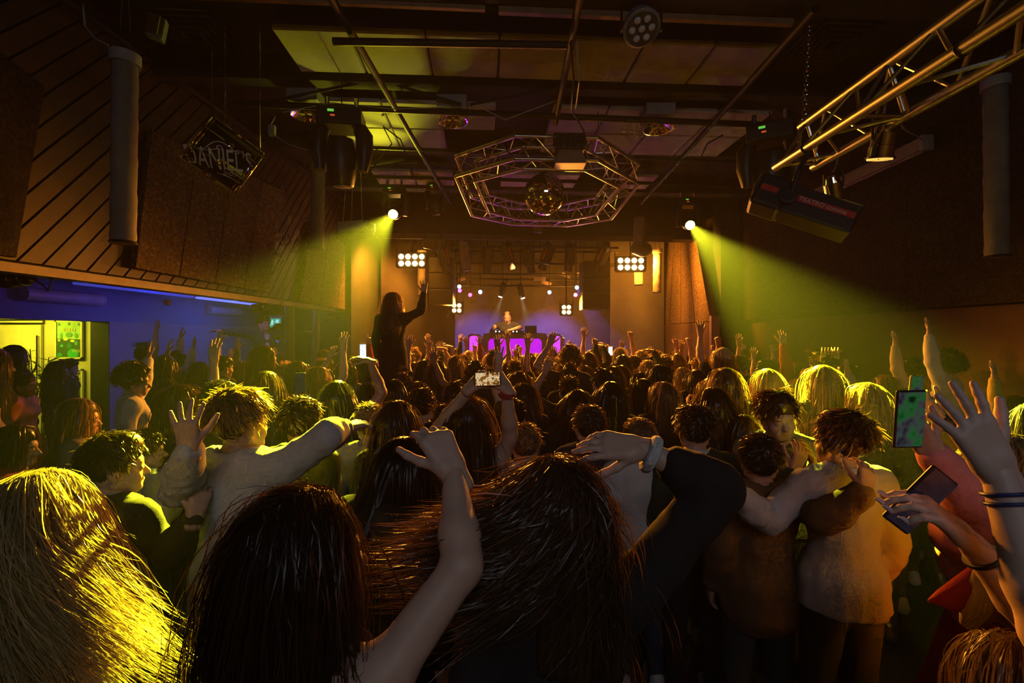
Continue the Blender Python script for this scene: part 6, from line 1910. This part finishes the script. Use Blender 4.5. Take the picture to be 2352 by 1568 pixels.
CR = [
 (-14, 796, 84, 'long', 'fair', 'still', 'black', 'short', 'fair long hair cut off by the left edge of the picture', -.6),
 (32, 789, 62, 'long', 'auburn', 'still', 'cream', 'short', 'tall auburn girl facing right beside the bamboo plant', R_),
 (51, 850, 66, 'pony', 'brown', 'still', 'pink', 'short', 'girl with tied-back hair and pink top at the left edge, facing right', R_),
 (131, 826, 56, 'long', 'auburn', 'still', 'black', 'long', 'smiling red-haired girl below the green poster', R_),
 (158, 822, 40, 'short', 'dark', 'still', 'black', 'long', 'short-haired youth behind the smiling red-haired girl', R_),
 (34, 970, 84, 'bob', 'dark', 'still', 'red', 'short', 'dark-haired girl low at the left edge facing right', R_),
 (178, 910, 106, 'bob', 'fair', 'bent', 'grey', 'long', 'fair bob-haired dancer left of the boy with raised arm', -.9),
 (304, 834, 88, 'curly', 'dark', 'waveL', 'white', 'long', 'dark curly-haired boy raising a white-sleeved arm at left', -.9),
 (336, 792, 42, 'bun', 'black', 'upR', 'black', 'short', 'girl with a dark bun reaching up before the blue wall', -.8),
 (378, 812, 56, 'wavy', 'dark', 'bentupL', 'black', 'short', 'dark wavy-haired girl with arm up before the blue wall', -.7),
 (407, 802, 46, 'long', 'dark', 'both', 'white', 'long', 'girl with both arms up before the blue wall', -.8),
 (410, 878, 90, 'bob', 'brown', 'upR', 'navy', 'short', 'brown bob-haired girl with one arm high left of the white-shirt boy', -.2),
 (506, 872, 80, 'short', 'black', 'still', 'black', 'short', 'dark head lit yellow directly behind the white-shirt boy', -.3),
 (612, 848, 78, 'long', 'dark', 'clap', 'black', 'long', 'long dark-haired girl right behind the white-shirt boy', -.1),
 (605, 790, 56, 'long', 'auburn', 'still', 'black', 'long', 'auburn girl in profile below the suited man', R_),
 (645, 806, 34, 'long', 'fair', 'still', 'black', 'short', 'fair girl just right of the auburn profile girl', -.6),
 (684, 826, 50, 'bob', 'brown', 'still', 'black', 'short', 'round brown head below the upright post', -.5),
 (690, 909, 92, 'short', 'dark', 'still', 'black', 'short', 'boy with smooth short hair lit yellow at the shirt boy\'s sleeve', -.2),
 (731, 838, 58, 'bob', 'fair', 'upR', 'black', 'short', 'fair bob-haired girl below the slanted post, hand up', -.3),
 (745, 802, 28, 'short', 'brown', 'lookR', 'grey', 'short', 'boy in profile right of the slanted post', -.5),
 (775, 869, 82, 'wavy', 'black', 'droopR', 'black', 'short', 'messy black-haired girl left of the black-dress girl', .1),
 (793, 826, 48, 'long', 'brown', 'bentupL', 'cream', 'short', 'brown-haired girl with bent arm left of the podium', 0),
 (835, 820, 40, 'bob', 'dark', 'fistR', 'black', 'short', 'dark bob-haired girl with fist up left of the podium', -.1),
 (558, 826, 44, 'long', 'brown', 'both', 'grey', 'long', 'girl with arms up in the shade below the balcony', -.4),
 (512, 815, 40, 'short', 'dark', 'upL', 'black', 'short', 'shaded boy waving below the balcony', -.5),
 (460, 828, 46, 'wavy', 'brown', 'waveR', 'black', 'short', 'wavy-haired girl waving below the balcony', -.4),
 (905, 867, 66, 'long', 'black', 'still', 'black', 'long', 'dark long-haired girl directly in front of the podium', 0),
 (937, 806, 32, 'bob', 'brown', 'clap', 'black', 'short', 'brown-haired dancer right beside the black dress', 0),
 (976, 823, 42, 'long', 'black', 'upL', 'black', 'short', 'black-haired girl raising a yellow-lit arm right of the dress', 0),
 (1002, 823, 44, 'long', 'dark', 'lookL', 'black', 'long', 'dark-haired girl turned left under the left four-lamp blinder', .3),
 (1014, 803, 28, 'bob', 'fair', 'still', 'white', 'short', 'fair bob in the row under the left four-lamp blinder', 0),
 (1047, 813, 38, 'bob', 'fair', 'still', 'black', 'short', 'light-brown bob left below the left booth tower', 0),
 (1092, 833, 54, 'curly', 'dark', 'waveL', 'black', 'short', 'dark curly head above the sideways phone, arm up', 0),
 (970, 889, 62, 'short', 'dark', 'still', 'black', 'short', 'dark short-haired boy between the two long-haired girls', 0),
 (1046, 873, 56, 'bob', 'dark', 'still', 'black', 'short', 'dark bob left of the sideways phone', .1),
 (1193, 849, 56, 'long', 'brown', 'still', 'grey', 'short', 'brown long-haired girl right of the sideways phone', 0),
 (1203, 876, 64, 'wavy', 'brown', 'upL', 'black', 'short', 'messy brown-haired girl behind the red wristband', 0),
 (1131, 808, 30, 'bun', 'brown', 'upR', 'black', 'short', 'girl with a bun, arm up before the magenta panel', 0),
 (1216, 808, 36, 'bob', 'auburn', 'still', 'black', 'short', 'auburn bob before the right end of the magenta panel', 0),
 (1254, 822, 36, 'short', 'brown', 'upL', 'black', 'short', 'boy with one hand up before the right booth tower', 0),
 (1182, 825, 36, 'pony', 'brown', 'both', 'black', 'short', 'ponytailed girl with both arms up below the DJ', 0),
 (1310, 796, 50, 'curly', 'fair', 'handhead', 'black', 'short', 'big fair curly head with an arm bent up right of the booth', 0),
 (1353, 806, 40, 'long', 'auburn', 'still', 'black', 'short', 'long auburn hair right of the big curly head', 0),
 (1373, 795, 26, 'short', 'black', 'upL', 'blue', 'short', 'blue-lit short-haired dancer near the stage', 0),
 (1399, 811, 30, 'long', 'dark', 'still', 'black', 'short', 'dark long hair under the hung loudspeaker', 0),
 (1430, 812, 38, 'long', 'black', 'still', 'black', 'long', 'straight black hair under the right of the loudspeaker', 0),
 (1424, 796, 30, 'bob', 'blond', 'pointR', 'cream', 'short', 'blond bob pointing up near the stage at right', 0),
 (1458, 815, 30, 'short', 'dark', 'still', 'black', 'short', 'dark short hair under the right blinder', 0),
 (1474, 803, 28, 'short', 'blond', 'still', 'cream', 'short', 'blond short hair under the right blinder', 0),
 (1496, 815, 36, 'bob', 'dark', 'still', 'black', 'short', 'dark bob left of the splayed panel', 0),
 (1508, 804, 26, 'short', 'fair', 'waveR', 'black', 'short', 'fair-haired dancer waving before the splayed panel', 0),
 (1530, 811, 30, 'bob', 'fair', 'pointR', 'black', 'short', 'fair bob pointing up before the pale lower wall', 0),
 (1556, 809, 34, 'long', 'fair', 'fistR', 'black', 'short', 'fair long hair, fist raised before the pale lower wall', 0),
 (1343, 836, 44, 'bob', 'brown', 'still', 'black', 'short', 'brown bob below the auburn hair at right of centre', 0),
 (1307, 838, 42, 'bun', 'dark', 'still', 'black', 'short', 'small dark bun right of the raised straight arm', 0),
 (1384, 845, 48, 'short', 'black', 'still', 'black', 'long', 'smooth round black head at right of centre', 0),
 (1408, 838, 46, 'long', 'dark', 'still', 'black', 'short', 'dark hair just behind the smooth round black head', 0),
 (1307, 861, 48, 'pony', 'dark', 'bentupL', 'black', 'short', 'dark ponytail with bent arm at centre right', 0),
 (1470, 852, 48, 'bob', 'black', 'still', 'black', 'short', 'black bob left of the black beanie', 0),
 (1518, 834, 52, 'bob', 'black', 'lookR', 'black', 'long', 'wide black-haired head looking right', -.2),
 (1566, 841, 44, 'wavy', 'blond', 'lookL', 'black', 'short', 'blond wavy head looking left before the dark girl', .3),
 (1600, 846, 48, 'long', 'black', 'still', 'black', 'long', 'black long hair behind the curly brown girl', 0),
 (1632, 825, 30, 'short', 'brown', 'fistR', 'black', 'short', 'boy with raised fist beside the pale post', 0),
 (1667, 840, 72, 'long', 'fair', 'still', 'black', 'short', 'fair straight-haired girl below the dark column', -.3),
 (1404, 872, 70, 'long', 'black', 'still', 'black', 'short', 'long black hair in the row behind the upright-haired boy', 0),
 (1478, 866, 56, 'long', 'dark', 'still', 'black', 'short', 'long dark hair with earring behind the white-tee boy', .4),
 (1525, 873, 60, 'bob', 'fair', 'still', 'black', 'short', 'light bob, strands lit yellow, right of the dark long hair', 0),
 (1328, 890, 86, 'wavy', 'dark', 'bent', 'black', 'short', 'wavy dark-brown hair left of the upright-haired boy', 0),
 (1640, 884, 88, 'wavy', 'brown', 'still', 'black', 'long', 'curly brown long hair rim-lit yellow right of centre', 0),
 (1764, 843, 68, 'long', 'blond', 'still', 'black', 'short', 'bright blond long hair lit yellow left of the tall blond girl', 0),
 (1755, 884, 60, 'bob', 'blond', 'still', 'black', 'short', 'blond head right behind the smiling boy', 0),
 (1835, 866, 58, 'bob', 'blond', 'still', 'black', 'short', 'small blond bob between two blond girls', 0),
 (1890, 834, 84, 'long', 'blond', 'still', 'black', 'long', 'tall blond girl lit bright yellow below the golden headpiece', 0),
 (1946, 834, 48, 'short', 'black', 'lookL', 'black', 'short', 'black-haired boy in profile right of the golden headpiece', .9),
 (1994, 874, 92, 'bob', 'blond', 'still', 'black', 'long', 'blond bob with dark underside right of the tall blond girl', -.4),
 (2036, 924, 92, 'long', 'brown', 'still', 'leather', 'long', 'long brown hair over a leather jacket behind the white-shirt boy', 0),
 (2098, 826, 72, 'curly', 'black', 'upL', 'cream', 'long', 'black curly-haired dancer reaching up before the right wall', .5),
 (2176, 806, 78, 'curly', 'dark', 'upL', 'white', 'long', 'dark-haired boy at right raising a white-sleeved arm', .6),
 (2030, 858, 60, 'bob', 'fair', 'waveL', 'cream', 'long', 'dancer swinging a pale sleeve before the right wall', .4),
 (1762, 823, 50, 'short', 'black', 'upR', 'red', 'long', 'dark-capped dancer raising a red sleeve at right', 0),
 (1700, 815, 38, 'short', 'brown', 'fistL', 'black', 'short', 'boy with fist up left of the red sleeve', 0),
 (2330, 905, 90, 'long', 'dark', 'upL', 'yellow', 'long', 'dancer at the right edge raising a yellow sleeve', .5),
 (1712, 948, 74, 'long', 'fair', 'still', 'green', 'long', 'fair girl in dark green just left of the smiling boy', -.2),
 (560, 960, 96, 'short', 'brown', 'still', 'black', 'short', 'low brown head hidden behind the white-shirt boy\'s arm', 0),
]
for e in CR:
    crowd(e[0], e[1], e[2], e[3], e[4], e[5], e[6], e[7], e[8], e[9])
# golden headpiece and caps worn by two dancers
t, f = crowd(1889, 800, 50, 'short', 'black', 'still', 'black', 'long', 'dancer wearing a shiny golden winged headpiece above the blond girl')
hc = thing('headpiece', 'shiny golden winged headpiece catching the yellow beam', 'headpiece', t.location + Vector((0, 0, 1.58 * t.scale[0])))
GOLD = mat('gold_foil', (.85, .68, .18), .25, metal=.9, vary=.1)
MB().lathe((0, 0, -.06), (0, 0, 1), [(0, .10), (.06, .105), (.10, .07), (.115, .02)], 14).build('crown', GOLD, hc)
for sd in (-1, 1):
    MB().prism([(sd * .09, 0, -.02), (sd * .19, -.02, .05), (sd * .10, 0, .06)], (0, .02, 0)).build('wing', GOLD, hc)
for k in range(6):
    MB().prism([(-.08 + .03 * k, -.09, -.03), (-.055 + .03 * k, -.10, -.03), (-.066 + .03 * k, -.095, .08)], (0, .01, 0)).build('spike', GOLD, hc)
t, f = crowd(1660, 797, 46, 'bob', 'fair', 'upL', 'black', 'short', 'dancer in a pale cap left of the dark column')
o = place('cap', CAPM, CLOTH['cream'], t)
o.matrix_local = Matrix.Translation(f['b'].atlas)
for px, py, d, lab, g_ in ((834, 805, 4.6, 'small bright phone held up left of the black dress', SCR_WHITE), (690, 880, 2.9, 'phone with white case held up behind the white-shirt boy', SCR_DARK), (788, 793, 5.2, 'thin phone edge held up left of the podium', SCR_WHITE), (1402, 806, 6.8, 'tiny lit phone near the stage under the loudspeaker', SCR_WHITE)):
    phone(P(px, py, d), (1, .0, .02), (.02, 0, 1), lab, g_, (.068, .135))

# ------------------------------------------------------------------ the packed rows in between
rr_ = random.Random(21)
ROWS = ('nearest the stage', 'second from the stage', 'third from the stage', 'fourth from the stage', 'fifth from the stage', 'in mid-floor', 'behind mid-floor', 'behind the filming girl', 'near the back')
fill = []
for k in range(2600):
    y = rr_.uniform(2.5, 8.8)
    x = rr_.uniform(-2.75, 3.75)
    if y < 4.4 and abs(x) > .85 * y + .3:
        continue
    if abs(x - P(903, 700, 5.1).x) < .5 and abs(y - 5.1) < .5:
        continue
    if x > 3.2 and y > 7.6:
        continue
    if not free(x, y, .36 + .03 * (y < 5)):
        continue
    ALLP.append((x, y))
    fill.append((y, x))
fill.sort(reverse=True)
fill = fill[:150]
cnt = {}
ORD = ('first', 'second', 'third', 'fourth', 'fifth', 'sixth', 'seventh', 'eighth', 'ninth', 'tenth', 'eleventh', 'twelfth', 'thirteenth', 'fourteenth', 'fifteenth', 'sixteenth', 'seventeenth', 'eighteenth', 'nineteenth', 'twentieth')
rowed = {}
for y, x in fill:
    rowed.setdefault(min(8, int((8.9 - y) / .62)), []).append((x, y))
for r0, lst in rowed.items():
    lst.sort()
    for k, (x, y) in enumerate(lst):
        style = rr_.choice(('long', 'long', 'bob', 'bob', 'wavy', 'short', 'short', 'pony', 'bun'))
        hair = rr_.choice(('black', 'dark', 'dark', 'brown', 'brown', 'auburn', 'fair', 'blond'))
        pose = rr_.choice(('still', 'still', 'clap', 'bent', 'lookL', 'lookR', 'upR', 'upL', 'fistR', 'pointR', 'waveL', 'droopR') if y > 5.2 else ('still', 'bent', 'lookL', 'lookR', 'clap'))
        top = rr_.choice(('black', 'black', 'black', 'navy', 'grey', 'white', 'green', 'red'))
        hgt = rr_.uniform(1.40, 1.56) if y > 5 else rr_.uniform(1.36, 1.44)
        word = {'long': 'long hair', 'bob': 'a bob', 'wavy': 'wavy hair', 'short': 'short hair', 'pony': 'a ponytail', 'bun': 'a bun'}[style]
        word = word.replace('a ', 'a %s ' % hair) if word.startswith('a ') else hair + ' ' + word
        lab = 'dancer with %s, %s from the left, crowd row %s' % (word, ORD[min(k, 19)], ROWS[r0])
        person(x, y, hgt, pose, style, hair, top, rr_.choice(('short', 'long', 'short')), lab, rr_.uniform(-.5, .5), 'packed crowd before the stage', None, k)

# confetti on the floor
for px, py in ((1735, 1548), (1975, 1545), (2150, 1475), (1880, 1520)):
    d = CAMZ * F / (py - HY)
    tag(MB().box(P(px, py, d) + Vector((0, 0, .006)), (.05, .02, .004), rotm(.2, .1, px)).build('paper_strip', PET[2]), 'green paper strip lying on the floor near the %s' % {1735: 'brown-top boy', 1975: 'white-shirt boy', 2150: 'right edge', 1880: 'gap between two boys'}[px], 'confetti', 'paper strips')
